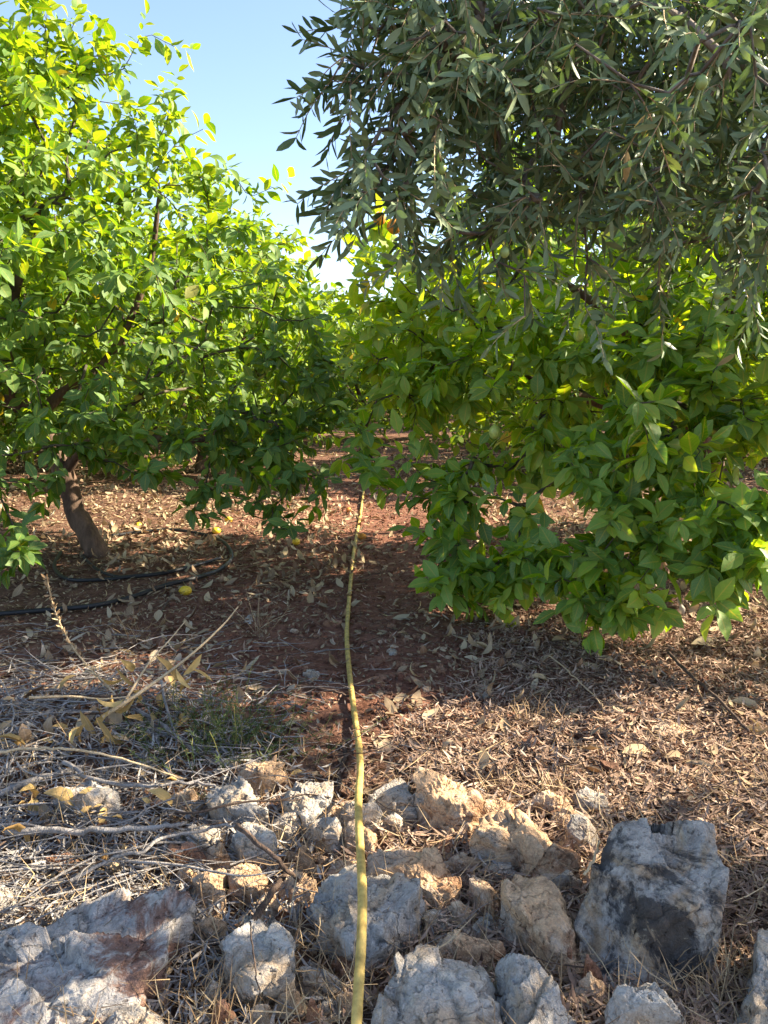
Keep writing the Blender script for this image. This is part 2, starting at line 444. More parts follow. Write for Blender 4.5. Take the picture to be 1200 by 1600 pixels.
# ------------------------------------------------------------------ trees
class Tree:
    def __init__(s, limbs, rng):
        """limbs: list of (points, r0, r1); the first starts at the base, others start on an earlier one"""
        s.rng = rng; s.p = []; s.par = []; s.minr = []; s.dirs = []; s.chains = []; s.L = []
        for pts, r0, r1 in limbs:
            sp = spline(pts, 7); rr = np.linspace(r0, r1, len(sp))
            prev = -1
            if s.p:
                A = np.array(s.p); prev = int(np.argmin(((A - sp[0]) ** 2).sum(1)))
            ch = [prev] if prev >= 0 else []
            for k, q in enumerate(sp):
                if k == 0 and prev >= 0: continue
                s.p.append(q); s.par.append(prev); s.minr.append(rr[k]); prev = len(s.p) - 1; ch.append(prev)
            s.chains.append((ch, True))
        s.nl = len(s.p)
    def grow(s, att, up=.1, step=.10, sag=0.0):
        P0 = np.array(s.p); root = P0[len(P0) // 3]
        cap = len(P0) + len(att) * 20
        A = np.empty((cap, 3)); A[:len(P0)] = P0; n = len(P0)
        plen = np.empty(cap)
        for i in range(n): plen[i] = 0 if s.par[i] < 0 else plen[s.par[i]] + np.linalg.norm(A[i] - A[s.par[i]])
        lo = max(2, int(n * .12))
        order = np.argsort(((att - root) ** 2).sum(1))
        s.tips = []
        for a in order:
            q = att[a]
            d = np.sqrt(((A[lo:n] - q) ** 2).sum(1))
            cost = d + .18 * plen[lo:n]
            j = lo + int(np.argmin(cost))
            pj = A[j]; dist = np.linalg.norm(q - pj)
            if dist < .03: continue
            par = s.par[j]; pd = norm(A[j] - A[par]) if par >= 0 else np.array([0, 0, 1.])
            c1 = pj + pd * dist * .35 + np.array([0, 0, up * dist]) + s.rng.normal(0, .06 * dist, 3)
            m = max(2, min(12, int(dist / step)))
            ch = [j]
            for t in np.linspace(0, 1, m + 1)[1:]:
                x = (1 - t) ** 2 * pj + 2 * t * (1 - t) * c1 + t * t * q
                x = x + np.array([0, 0, -sag * dist * t * (1 - t)]) + s.rng.normal(0, .008, 3) * (t < 1)
                s.p.append(x); s.par.append(ch[-1]); s.minr.append(0); A[n] = x
                plen[n] = plen[ch[-1]] + np.linalg.norm(x - A[ch[-1]])
                ch.append(n); n += 1
            s.chains.append((ch, False)); s.tips.append(ch)
        s.A = A[:n]
        cnt = np.zeros(n)
        for ch in s.tips: cnt[ch[-1]] += 1
        for i in range(n - 1, 0, -1):
            if s.par[i] >= 0: cnt[s.par[i]] += cnt[i]
        s.R = np.maximum(.0019 * np.maximum(cnt, 1) ** .5, 0)
        for i in range(len(s.minr)):
            if s.minr[i] > 0: s.R[i] = s.minr[i]
    def wood(s, trunk_mat, twig_mat, parent, sides_small=4):
        A = Tubes(); B = Tubes()
        for ch, limb in s.chains:
            r = s.R[ch].copy()
            if limb:
                if ch is not s.chains[0][0]: r[0] = r[1]
                if ch is s.chains[0][0]: r = r * (1 + .55 * np.exp(-np.clip(s.A[ch][:, 2] + .02, 0, 9) / .06))
                A.add(s.A[ch], r, 18, .5, .28)
            else:
                r[0] = min(r[0], r[1] * 1.15)
                B.add(s.A[ch], r, 6 if r[0] > .008 else sides_small, s.rng.random())
        t = A.build('trunk', trunk_mat, parent)
        b = B.build('branches', twig_mat, parent)
        return t, b

def lemon_leaves(tree, rng, size=.115, per=11, spread=1.0, bright=0.0, light_fn=None, upright=.35, extra=0):
    pos = []; dr = []; nr = []
    for ch in tree.tips:
        pts = tree.A[ch[-6:]] if len(ch) > 6 else tree.A[ch]
        seg = np.linalg.norm(np.diff(pts, axis=0), axis=1); cum = np.concatenate([[0], np.cumsum(seg)])
        tot = cum[-1]; use = min(tot, .30)
        k = per + rng.integers(-3, 4)
        tip = pts[-1]; td = norm(pts[-1] - pts[-2])
        shoot = rng.uniform(.05, .14)
        sd = norm(td * .7 + np.array([0, 0, upright]) + rng.normal(0, .25, 3))
        ph = rng.uniform(0, 6.28)
        for i in range(k):
            u = (i + rng.uniform(-.3, .3)) / k
            t = tot - use + u * (use + shoot)
            if t <= tot:
                x = np.array([np.interp(max(t, 0), cum, pts[:, c]) for c in range(3)]); dd = td
            else: x = tip + sd * (t - tot); dd = sd
            ph += 2.4
            ref = np.array([.2, .1, .97]) if abs(dd[2]) < .85 else np.array([1., 0, 0])
            u1 = norm(np.cross(dd, ref)); v1 = np.cross(dd, u1)
            al = rng.uniform(.75, 1.25) if u < .9 else rng.uniform(.2, .7)
            ld = dd * math.cos(al) + (u1 * math.cos(ph) + v1 * math.sin(ph)) * math.sin(al) + np.array([0, 0, -.22]) + rng.normal(0, .18, 3)
            pos.append(x); dr.append(ld); nr.append(dd * .5 + np.array([0, 0, .85]) + rng.normal(0, .35, 3))
    pos = np.array(pos); dr = np.array(dr); nr = np.array(nr); n = len(pos)
    L = size * rng.uniform(.55, 1.25, n); Wd = L * rng.uniform(.42, .56, n)
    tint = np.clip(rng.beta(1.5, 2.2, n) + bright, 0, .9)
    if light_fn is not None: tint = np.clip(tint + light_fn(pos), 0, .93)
    tint[rng.random(n) < .007] = 1.0
    return leaves(pos, dr, nr, L, Wd, rng.uniform(-.1, .9, n), rng.uniform(.05, .45, n), 'lemon', rng, tint=tint)

def ell(n, c, r, rng, inner=.5, zmin=-9):
    out = []
    while len(out) < n:
        v = rng.normal(size=3); v /= np.linalg.norm(v)
        q = np.array(c) + np.array(r) * v * rng.uniform(inner ** 3, 1) ** (1 / 3)
        lump = 1 + .10 * float(vnoise(q * 1.7, 5))
        q = np.array(c) + (q - np.array(c)) * lump
        if q[2] > zmin: out.append(q)
    return np.array(out)

def blob(px, py, d, s, n, rng):
    c = P(px, py, d)
    q = c + rng.normal(0, 1, (n, 3)) * np.array([s, s, s * .9])
    q[:, 2] = np.maximum(q[:, 2], .06)
    return q

def tree_root(name, loc):
    return link(name, None, None, loc)

def fruit(parent, where, r, mat, name='lemon', long=1.25):
    a = np.linspace(0, math.pi, 13); prof = np.sin(a) * r; h = -np.cos(a) * r * long
    h[0] -= 0; h[-1] += r * .18; prof[-2] *= .8
    T = Tubes(); T.add(np.stack([0 * h, 0 * h, h], -1), np.maximum(prof, .0008), 14, .5)
    V = np.concatenate(T.V)
    o = quad_mesh(name, V, np.concatenate(T.Q), mat, parent, where)
    return o

# ---- left lemon tree in front
def finish_tree(t, root, tm, bm, lv, lm):
    t.wood(tm, bm, root)
    V, Q, T, uv = lv
    quad_mesh('crown', V, Q, lm, root, tint=T, uv=uv)

def local(att, base): return att - np.asarray(base)

# left front tree
rng = np.random.default_rng(21)
b0 = G(152, 862, 0.0); b0[2] = float(ground_z(b0[0], b0[1])) - .03
fk = P(100, 740, 4.9) - b0
fork = P(60, 655, 4.9) - b0
limbs = [([(0, 0, 0), (-.03, 0, .12), fk * [.75, 1, .6], fk, fork], .072, .055),
         ([fork, P(20, 600, 4.8) - b0, P(15, 500, 4.7) - b0, P(60, 330, 4.7) - b0], .055, .018),
         ([fork, P(90, 620, 4.9) - b0, P(170, 560, 5.0) - b0, P(230, 430, 5.1) - b0, P(250, 300, 5.1) - b0], .042, .012),
         ([fk, P(140, 690, 4.8) - b0, P(215, 682, 4.7) - b0, P(300, 690, 4.6) - b0, P(390, 660, 4.5) - b0], .035, .012),
         ([fork, P(-60, 580, 5.0) - b0, P(-150, 480, 5.0) - b0], .04, .015),
         ([fk, P(60, 690, 5.2) - b0, P(90, 600, 5.9) - b0, P(120, 480, 6.2) - b0], .035, .012)]
att = np.vstack([
    ell(330, (-1.62, 4.9, 1.30), (1.28, 1.5, .78), rng, .45, .66),
    ell(430, (-2.4, 4.9, 1.95), (1.32, 1.45, 1.13), rng, .5, .8), ell(210, (-2.5, 4.6, 2.40), (.9, 1.1, .62), rng, .4, .8),
    ell(150, (-3.2, 5.0, 1.6), (1.2, 1.4, 1.1), rng, .5, .8),
    blob(205, 115, 4.7, .12, 7, rng), blob(120, 110, 4.6, .16, 12, rng), blob(30, 60, 4.6, .16, 12, rng), blob(250, 180, 4.7, .1, 5, rng),
    blob(290, 235, 4.8, .13, 9, rng), blob(335, 290, 4.8, .12, 9, rng), blob(385, 370, 4.7, .15, 10, rng), blob(440, 470, 4.6, .15, 12, rng),
    blob(485, 560, 4.5, .13, 12, rng), blob(490, 640, 4.4, .13, 12, rng), blob(430, 690, 4.3, .14, 14, rng), blob(350, 700, 4.1, .12, 12, rng),
    blob(335, 770, 4.0, .07, 5, rng), blob(440, 740, 4.1, .10, 9, rng), blob(490, 750, 4.1, .06, 4, rng), blob(425, 785, 4.0, .06, 4, rng),
    blob(440, 835, 3.9, .03, 1, rng), blob(255, 690, 4.0, .12, 8, rng), blob(170, 690, 4.1, .1, 5, rng), blob(150, 640, 4.0, .1, 6, rng),
    blob(60, 690, 3.9, .1, 5, rng), blob(10, 760, 3.6, .07, 4, rng), blob(20, 850, 3.2, .05, 3, rng), blob(-30, 880, 3.3, .1, 4, rng),
    blob(100, 745, 3.9, .05, 2, rng)]) - b0
t = Tree(limbs, rng); t.grow(att, .12)
root = tree_root('lemon_tree', b0)
lv = lemon_leaves(t, rng, .100, 15, light_fn=lambda p: np.clip((p[:, 2] + b0[2] - 1.1) * .28, -.03, .42))  # higher leaves tinted yellower: young growth, plus sunlight painted into the colour
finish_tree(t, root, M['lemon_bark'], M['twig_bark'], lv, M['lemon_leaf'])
tag(root, "large lemon tree with a leaning brown trunk ringed by black irrigation pipe", "lemon tree")
for px, py, d in [(272, 494, 4.2)]:
    o = fruit(root, tuple(P(px, py, d) - b0), .028, M['lemon_fruit'])

# right front tree
rng = np.random.default_rng(33)
b1 = np.array([2.1, 4.75, 0.0]); b1[2] = float(ground_z(b1[0], b1[1])) - .03
f1 = P(1110, 740, 4.6) - b1; f2 = P(1085, 680, 4.5) - b1
limbs = [([(0, 0, 0), (-.02, -.02, .15), f1, f2], .10, .075),
         ([f2, P(1040, 600, 4.4) - b1, P(960, 500, 4.3) - b1, P(850, 420, 4.3) - b1], .05, .014),
         ([f2, P(1120, 560, 4.5) - b1, P(1150, 380, 4.6) - b1, P(1100, 200, 4.7) - b1], .06, .018),
         ([f1, P(1000, 660, 4.4) - b1, P(880, 610, 4.2) - b1, P(760, 570, 4.2) - b1], .04, .012),
         ([f2, P(1200, 600, 4.8) - b1, P(1330, 450, 5.0) - b1], .05, .018),
         ([f1, P(1150, 690, 5.2) - b1, P(1130, 560, 6.0) - b1], .04, .015)]
att = np.vstack([
    ell(250, (1.35, 4.45, 1.50), (1.35, 1.2, .85), rng, .45, .85),
    ell(330, (2.2, 4.6, 1.9), (1.6, 1.5, 1.15), rng, .5, .8),
    ell(110, (3.2, 4.8, 1.5), (1.1, 1.4, 1.1), rng, .5, .8),
    # the near side, from the skirts up
    blob(602, 345, 3.6, .03, 3, rng), blob(590, 420, 4.0, .09, 6, rng), blob(620, 450, 4.3, .14, 9, rng), blob(600, 560, 4.2, .10, 9, rng), blob(660, 500, 4.1, .16, 16, rng), blob(640, 610, 4.0, .10, 8, rng),
    blob(720, 560, 3.9, .16, 18, rng), blob(800, 560, 3.7, .16, 14, rng), blob(900, 560, 3.5, .16, 16, rng), blob(1000, 540, 3.4, .18, 20, rng),
    blob(1100, 560, 3.3, .18, 20, rng), blob(1180, 620, 3.2, .15, 14, rng), blob(700, 640, 3.9, .10, 8, rng), blob(980, 640, 3.2, .13, 14, rng),
    blob(1060, 650, 3.2, .10, 8, rng), blob(960, 720, 3.1, .10, 9, rng), blob(1040, 730, 3.0, .10, 7, rng),
    blob(690, 720, 3.7, .09, 8, rng), blob(680, 800, 3.6, .09, 9, rng), blob(700, 870, 3.5, .08, 10, rng), blob(690, 920, 3.4, .05, 5, rng),
    blob(760, 880, 3.4, .07, 8, rng), blob(810, 800, 3.4, .05, 3, rng), blob(740, 770, 3.5, .07, 5, rng),
    blob(930, 850, 3.0, .09, 11, rng), blob(960, 910, 2.95, .08, 12, rng), blob(900, 920, 3.0, .06, 7, rng), blob(975, 960, 2.95, .03, 4, rng),
    blob(1010, 850, 2.9, .08, 9, rng), blob(1100, 870, 2.8, .08, 9, rng), blob(1160, 850, 2.7, .09, 10, rng), blob(1190, 780, 2.8, .06, 4, rng),
    blob(1100, 780, 3.0, .06, 4, rng), blob(1230, 860, 2.7, .15, 10, rng), blob(860, 720, 3.5, .07, 3, rng),
    blob(860, 660, 3.7, .16, 14, rng), blob(800, 720, 3.9, .14, 8, rng), blob(1120, 700, 3.2, .12, 12, rng), blob(1050, 800, 3.0, .1, 8, rng), blob(860, 880, 3.2, .09, 9, rng), blob(800, 900, 3.3, .06, 5, rng),
    blob(560, 690, 3.9, .06, 4, rng), blob(592, 728, 3.8, .04, 3, rng), blob(545, 715, 3.9, .03, 1, rng)]) - b1
t = Tree(limbs, rng); t.grow(att, .1)
root = tree_root('lemon_tree', b1)
lv = lemon_leaves(t, rng, .114, 14, light_fn=lambda p: .09 + .40 * np.clip((1.2 - (p[:, 0] + b1[0])), 0, 1) * np.clip(p[:, 2] - .7, 0, 1))  # sunlight painted into the tint of the upper leaves on the path side
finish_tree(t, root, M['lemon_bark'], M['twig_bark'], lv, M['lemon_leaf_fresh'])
tag(root, "lemon tree with glossy leaves hanging to the ground beneath grey-green olive branches", "lemon tree")
fruit(root, tuple(P(773, 675, 3.6) - b1), .027, M['green_fruit'])
fruit(root, tuple(P(593, 342, 3.5) - b1), .028, M['orange_fruit'], long=1.0)
fruit(root, tuple(P(616, 354, 3.5) - b1), .033, M['orange_fruit'], long=1.0)
fruit(root, tuple(P(905, 523, 3.3) - b1), .024, M['green_fruit'])

# ---- orchard trees behind: two built, the rest are copies
def orchard_tree(seed, bright):
    rng = np.random.default_rng(seed)
    limbs = [([(0, 0, -.03), (.03, .02, .3), (.0, .05, .6)], .095, .07),
             ([(0, .05, .6), (.35, .2, 1.0), (.6, .3, 1.6), (.7, .3, 2.3)], .05, .012),
             ([(0, .05, .6), (-.4, -.1, .95), (-.8, -.2, 1.4), (-1.0, -.3, 1.9)], .05, .012),
             ([(0, .05, .6), (.05, -.4, 1.0), (.1, -.7, 1.5), (.1, -.8, 2.2)], .045, .012),
             ([(0, .05, .6), (-.1, .4, 1.1), (-.2, .7, 1.7), (-.1, .6, 2.4)], .045, .012)]
    att = np.vstack([ell(330, (0, 0, 1.55), (1.85, 1.85, 1.2), rng, .6, .42), ell(130, (0, 0, 2.3), (1.3, 1.3, .85), rng, .6, .5),
                     ell(190, (0, 0, .75), (1.8, 1.8, .65), rng, .8, .12)])
    t = Tree(limbs, rng); t.grow(att, .1, .16)
    root = tree_root('lemon_tree', (0, 0, 0))
    lv = lemon_leaves(t, rng, .135, 11, bright=bright)
    finish_tree(t, root, M['lemon_bark'], M['twig_bark'], lv, M['lemon_leaf_bright'])
    return root

protoA = orchard_tree(5, .06); protoB = orchard_tree(8, .02)
used = set()
def place(x, y, rot, sc, which, label, group):
    pr = protoA if which == 0 else protoB
    if which not in used:
        used.add(which); o = pr
    else:
        o = pr.copy(); COL.objects.link(o)
        for ch in pr.children:
            c = ch.copy(); COL.objects.link(c); c.parent = o
    o.location = (x, y, float(ground_z(x, y))); o.rotation_euler = (0, 0, rot); o.scale = (sc, sc, sc)
    tag(o, label, 'lemon tree', group)
ROW = "lemon trees standing in rows down the orchard"
TREES = [
    (-2.15, 9.1, .4, 1.03, 0, "bright yellow-green lemon tree directly behind the one ringed by irrigation pipe"),
    (-2.75, 13.0, 2.1, 1.05, 1, "third lemon tree of the row along the path's left edge"),
    (-3.2, 17.6, 4.0, 1.05, 0, "fourth lemon tree of the row along the path's left edge"),
    (-3.0, 21.8, 1.0, 1.05, 1, "fifth lemon tree of the row along the path's left edge"),
    (2.05, 9.0, 3.0, 1.0, 1, "lemon tree directly behind the one overhung by the olive"),
    (2.35, 13.2, .9, 1.03, 0, "third lemon tree of the row along the path's right edge"),
    (3.1, 17.6, 5.2, 1.05, 1, "fourth lemon tree of the row along the path's right edge"),
    (2.9, 21.8, 2.2, 1.05, 0, "fifth lemon tree of the row along the path's right edge"),
    (-.35, 13.9, 3.9, .86, 1, "lemon tree closing off the far end of the path"),
]
for x, y, r, s, k, lab in TREES: place(x, y, r, s, k, lab, ROW)
FAR = "lemon trees glimpsed through the nearer rows"
k = 0
for x, ys in ((-6.9, (5.6, 9.8, 14, 18.4)), (6.9, (9.4, 13.6, 18)), (-9.0, (6.4, 9.6)), (-11.6, (7.5, 12, 16.5, 21)), (11.2, (7.5, 12, 16.5)), (-6.6, (22.6, 27)), (6.6, (22.4, 27)),
              (-.2, (20.5, 25)), (-2.4, (26.4, 31)), (2.4, (27, 31.5)), (-4.5, (8.6, 11.6)), (4.6, (11.2,)), (-15.6, (12, 17, 22)), (15.6, (14, 20)), (0.1, (30,)), (-11, (26,)), (11, (24,))):
    for y in ys:
        place(x + random.uniform(-.2, .2), y - (.5 if abs(x) < 5 else 0), random.uniform(0, 6.28), random.uniform(.95, 1.08), k % 2,
              "rounded lemon tree glimpsed through gaps in the nearer rows", FAR); k += 1

# ------------------------------------------------------------------ olive tree (trunk stands outside the frame)
rng = np.random.default_rng(77)
bo = np.array([3.0, 1.75, 0.0]); bo[2] = float(ground_z(3.0, 1.75)) - .03
limbs = [([(0, 0, 0), (.04, .02, .5), (-.05, .03, 1.0), (-.12, .05, 1.45)], .16, .11),
         ([(-.12, .05, 1.45), (-.7, .1, 2.05), (-1.5, .15, 2.4), (-2.3, .2, 2.45), (-2.85, .2, 2.3)], .06, .012),
         ([(-.12, .05, 1.45), (-.5, .4, 2.1), (-1.2, .8, 2.5), (-2.0, 1.0, 2.5)], .05, .012),
         ([(-.12, .05, 1.45), (-.4, -.3, 2.2), (-1.0, -.6, 2.9), (-1.8, -.7, 3.2)], .055, .012),
         ([(-.12, .05, 1.45), (.3, .1, 2.3), (.4, .2, 3.2)], .07, .02),
         ([(-.12, .05, 1.45), (.6, -.3, 1.9), (1.3, -.5, 2.2)], .055, .02)]
def in_poly(x, y, poly):
    c = False; j = len(poly) - 1
    for i in range(len(poly)):
        if (poly[i][1] > y) != (poly[j][1] > y) and x < (poly[j][0] - poly[i][0]) * (y - poly[i][1]) / (poly[j][1] - poly[i][1]) + poly[i][0]: c = not c
        j = i
    return c
OP = [(600, -80), (1330, -80), (1330, 390), (1180, 380), (1060, 330), (960, 320), (860, 340), (760, 330), (690, 290), (640, 230), (650, 150), (600, 60)]
pts = []
while len(pts) < 700:
    x, y = rng.uniform(590, 1330), rng.uniform(-80, 400)
    if not in_poly(x, y, OP): continue
    if x < 740 and rng.random() < .45: continue
    d = rng.uniform(1.6, 2.7) if x > 720 else rng.uniform(1.5, 2.0)
    pts.append(P(x, y, d))
OB = [(560, 70, 1.6), (535, 130, 1.6), (590, 30, 1.6), (540, 255, 1.55), (600, 235, 1.6), (625, 300, 1.6), (545, 50, 1.65), (575, 110, 1.6), (600, 160, 1.6), (560, 180, 1.6), (590, 270, 1.6), (565, 300, 1.55), (610, 90, 1.7), (500, 140, 1.55), (518, 278, 1.52), 
      (650, 340, 1.7), (700, 380, 1.75), (830, 400, 1.75), (940, 400, 1.8), (1010, 380, 1.9),
      (1100, 390, 1.9), (1180, 400, 1.8), (1150, 320, 1.7), (760, 370, 1.8), (1020, 120, 1.35), (870, 40, 1.35), (1130, 60, 1.3), (740, 100, 1.45), (1190, 120, 1.3)]
for x, y, d in OB:
    pts += [P(x + (35 if x < 620 else 0), y, d) + rng.normal(0, .025, 3) for _ in range(2)]
for x, y, d in [(520, 90, 1.6), (560, 60, 1.6), (540, 120, 1.65), (590, 130, 1.6), (530, 270, 1.55), (570, 280, 1.6), (560, 20, 1.6), (600, 250, 1.6), (825, 480, 1.75), (835, 510, 1.75), (700, 430, 1.75), (660, 390, 1.75), (940, 470, 1.85), (1030, 450, 1.9), (1180, 470, 1.8), (1110, 440, 1.8)]:
    pts += [P(x, y, d) + rng.normal(0, .012, 3)]
pts = np.array(pts)
top = ell(900, (2.7, 1.55, 2.7), (2.4, 1.6, 1.2), rng, .35, 1.0)
right = ell(650, (3.5, 1.4, 1.8), (1.6, 1.5, 1.0), rng, .4, .7)
def sun_gap(q):
    """the crown is thin where the photo's sunlit strips of ground lie"""
    gx_ = q[:, 0] - q[:, 2] * SUNV.x / SUNV.z; gy_ = q[:, 1] - q[:, 2] * SUNV.y / SUNV.z
    hit = (gx_ > -.2) & (gy_ > 1.80 + .04 * gx_) & (gy_ < 2.48)
    hit = hit | ((gx_ > -.15) & (gy_ > 1.25) & (gy_ <= 1.80) & (gx_ < 1.0) & (vnoise(np.stack([gx_ * 3.3, gy_ * 5.5, 0 * gx_], -1), 3) > -.18))
    hit = hit | ((gy_ < 1.9) & (RG.random(len(q)) < .76)) | ((gy_ < 2.5) & (gx_ < -.1) & (RG.random(len(q)) < .5)) | (q[:, 1] < .85)
    out_ = q[:, 0] > .62 * q[:, 1] + .15
    return q[~(hit & out_)]
back = ell(200, (3.5, 3.0, 2.2), (1.5, .85, 1.1), rng, .3, .9)  # extra crown out of view, added to shade the ground on the right
back = back[back[:, 0] > .60 * back[:, 1] + .25]
att = np.vstack([pts, sun_gap(top), sun_gap(right), sun_gap(back)]) - bo
t = Tree(limbs, rng); t.grow(att, .15, .12)
root = tree_root('olive_tree', bo)
def olive_leaves(t, rng):
    pos = []; dr = []; nr = []; lib = []; far = []
    TW = Tubes()
    for ch in t.tips:
        td = norm(t.A[ch[-1]] - t.A[ch[-2]]); tip = t.A[ch[-1]]; w0 = tip + bo
        if w0[0] > .62 * w0[1] + .25 or w0[1] < .5 or w0[2] > CAMH + .62 * w0[1]:
            far.append(tip); far.append(t.A[ch[-min(len(ch) - 1, 2)]]); continue
        for rep in range(2):
            d0 = norm(td * .8 + rng.normal(0, .45, 3) + np.array([-.1, 0, -.15]))
            ln = rng.uniform(.07, .17); m = 5
            line = [tip if rep == 0 else t.A[ch[-min(len(ch) - 1, 2)]]]
            dd = d0
            for q in range(m):
                dd = norm(dd + np.array([0, 0, -.10]) + rng.normal(0, .06, 3)); line.append(line[-1] + dd * ln / m)
            line = np.array(line); TW.add(line, np.linspace(.0017, .0008, m + 1), 3, rng.random())
            np_ = int(ln / .016); ph = rng.uniform(0, 3.14); st = len(pos)
            for i in range(np_ + 1):
                u = i / max(np_, 1) * m; a = min(int(u), m - 1); x = line[a] + (line[a + 1] - line[a]) * (u - a); dd = norm(line[a + 1] - line[a])
                ref = np.array([.1, .1, .99]) if abs(dd[2]) < .85 else np.array([1., 0, 0])
                u1 = norm(np.cross(dd, ref)); v1 = np.cross(dd, u1)
                ph += 1.57
                for sg in (0, math.pi):
                    if rng.random() < .12: continue
                    al = rng.uniform(.45, 1.0)
                    side = u1 * math.cos(ph + sg) + v1 * math.sin(ph + sg)
                    pos.append(x); dr.append(dd * math.cos(al) + side * math.sin(al) + rng.normal(0, .12, 3))
                    nr.append(dd * .6 - side * .5 + np.array([0, 0, .7]) + rng.normal(0, .4, 3))
            if len(lib) < 80: lib.append((st, len(pos), line[0]))
    pos = np.array(pos); dr = np.array(dr); nr = np.array(nr); n = len(pos)
    t.leafpos = pos
    L = rng.uniform(.030, .055, n); tint = rng.beta(2, 2.5, n) * .9; tint[rng.random(n) < .008] = 1
    near = leaves(pos, dr, nr, L, L * rng.uniform(.22, .31, n), rng.uniform(-.5, .5, n), rng.uniform(.1, .5, n), 'olive', rng, tint=tint)
    p2 = []; d2 = []; n2 = []
    for x in far:  # shoots out of view, packed denser to deepen the shade they cast
        for k in range(3):
            a0, a1, o_ = lib[rng.integers(len(lib))]; th = rng.uniform(0, 6.283); c, s_ = math.cos(th), math.sin(th)
            Rz = np.array([[c, -s_, 0], [s_, c, 0], [0, 0, 1]])
            p2.append((pos[a0:a1] - o_) @ Rz.T + x + rng.normal(0, .05, 3)); d2.append(dr[a0:a1] @ Rz.T); n2.append(nr[a0:a1] @ Rz.T)
    p2 = np.concatenate(p2); d2 = np.concatenate(d2); n2 = np.concatenate(n2); n = len(p2)
    L = rng.uniform(.045, .068, n)
    Vf, Qf, Tf, uf = leaves(p2, d2, n2, L, L * rng.uniform(.25, .33, n), rng.uniform(-.4, .4, n), rng.uniform(.1, .4, n), 'sliver', rng, tint=rng.beta(2, 2.5, n) * .9)
    V, Q, T, uv = near
    return (np.concatenate([V, Vf]), np.concatenate([Q, Qf + len(V)]), np.concatenate([T, Tf]), np.concatenate([uv, uf])), TW
lv, TW = olive_leaves(t, rng)
finish_tree(t, root, M['olive_bark'], M['olive_bark'], lv, M['olive_leaf'])
TW.build('twigs', M['tan_wood'], root)
tag(root, "grey-green olive tree whose drooping leafy branches fill the upper right over the lemon tree", "olive tree")
for px, py, d in [(1127, 140, 1.3), (806, 405, 1.6), (490, 147, 1.55), (511, 285, 1.5), (1095, 447, 1.7), (735, 228, 1.5)]:
    q_ = P(px, py, d) - bo; q_ = t.leafpos[np.argmin(((t.leafpos - q_) ** 2).sum(1))] + np.array([0, -.006, -.016])
    fruit(root, tuple(q_), .0095, M['olive_fruit'], 'olive', 1.2)

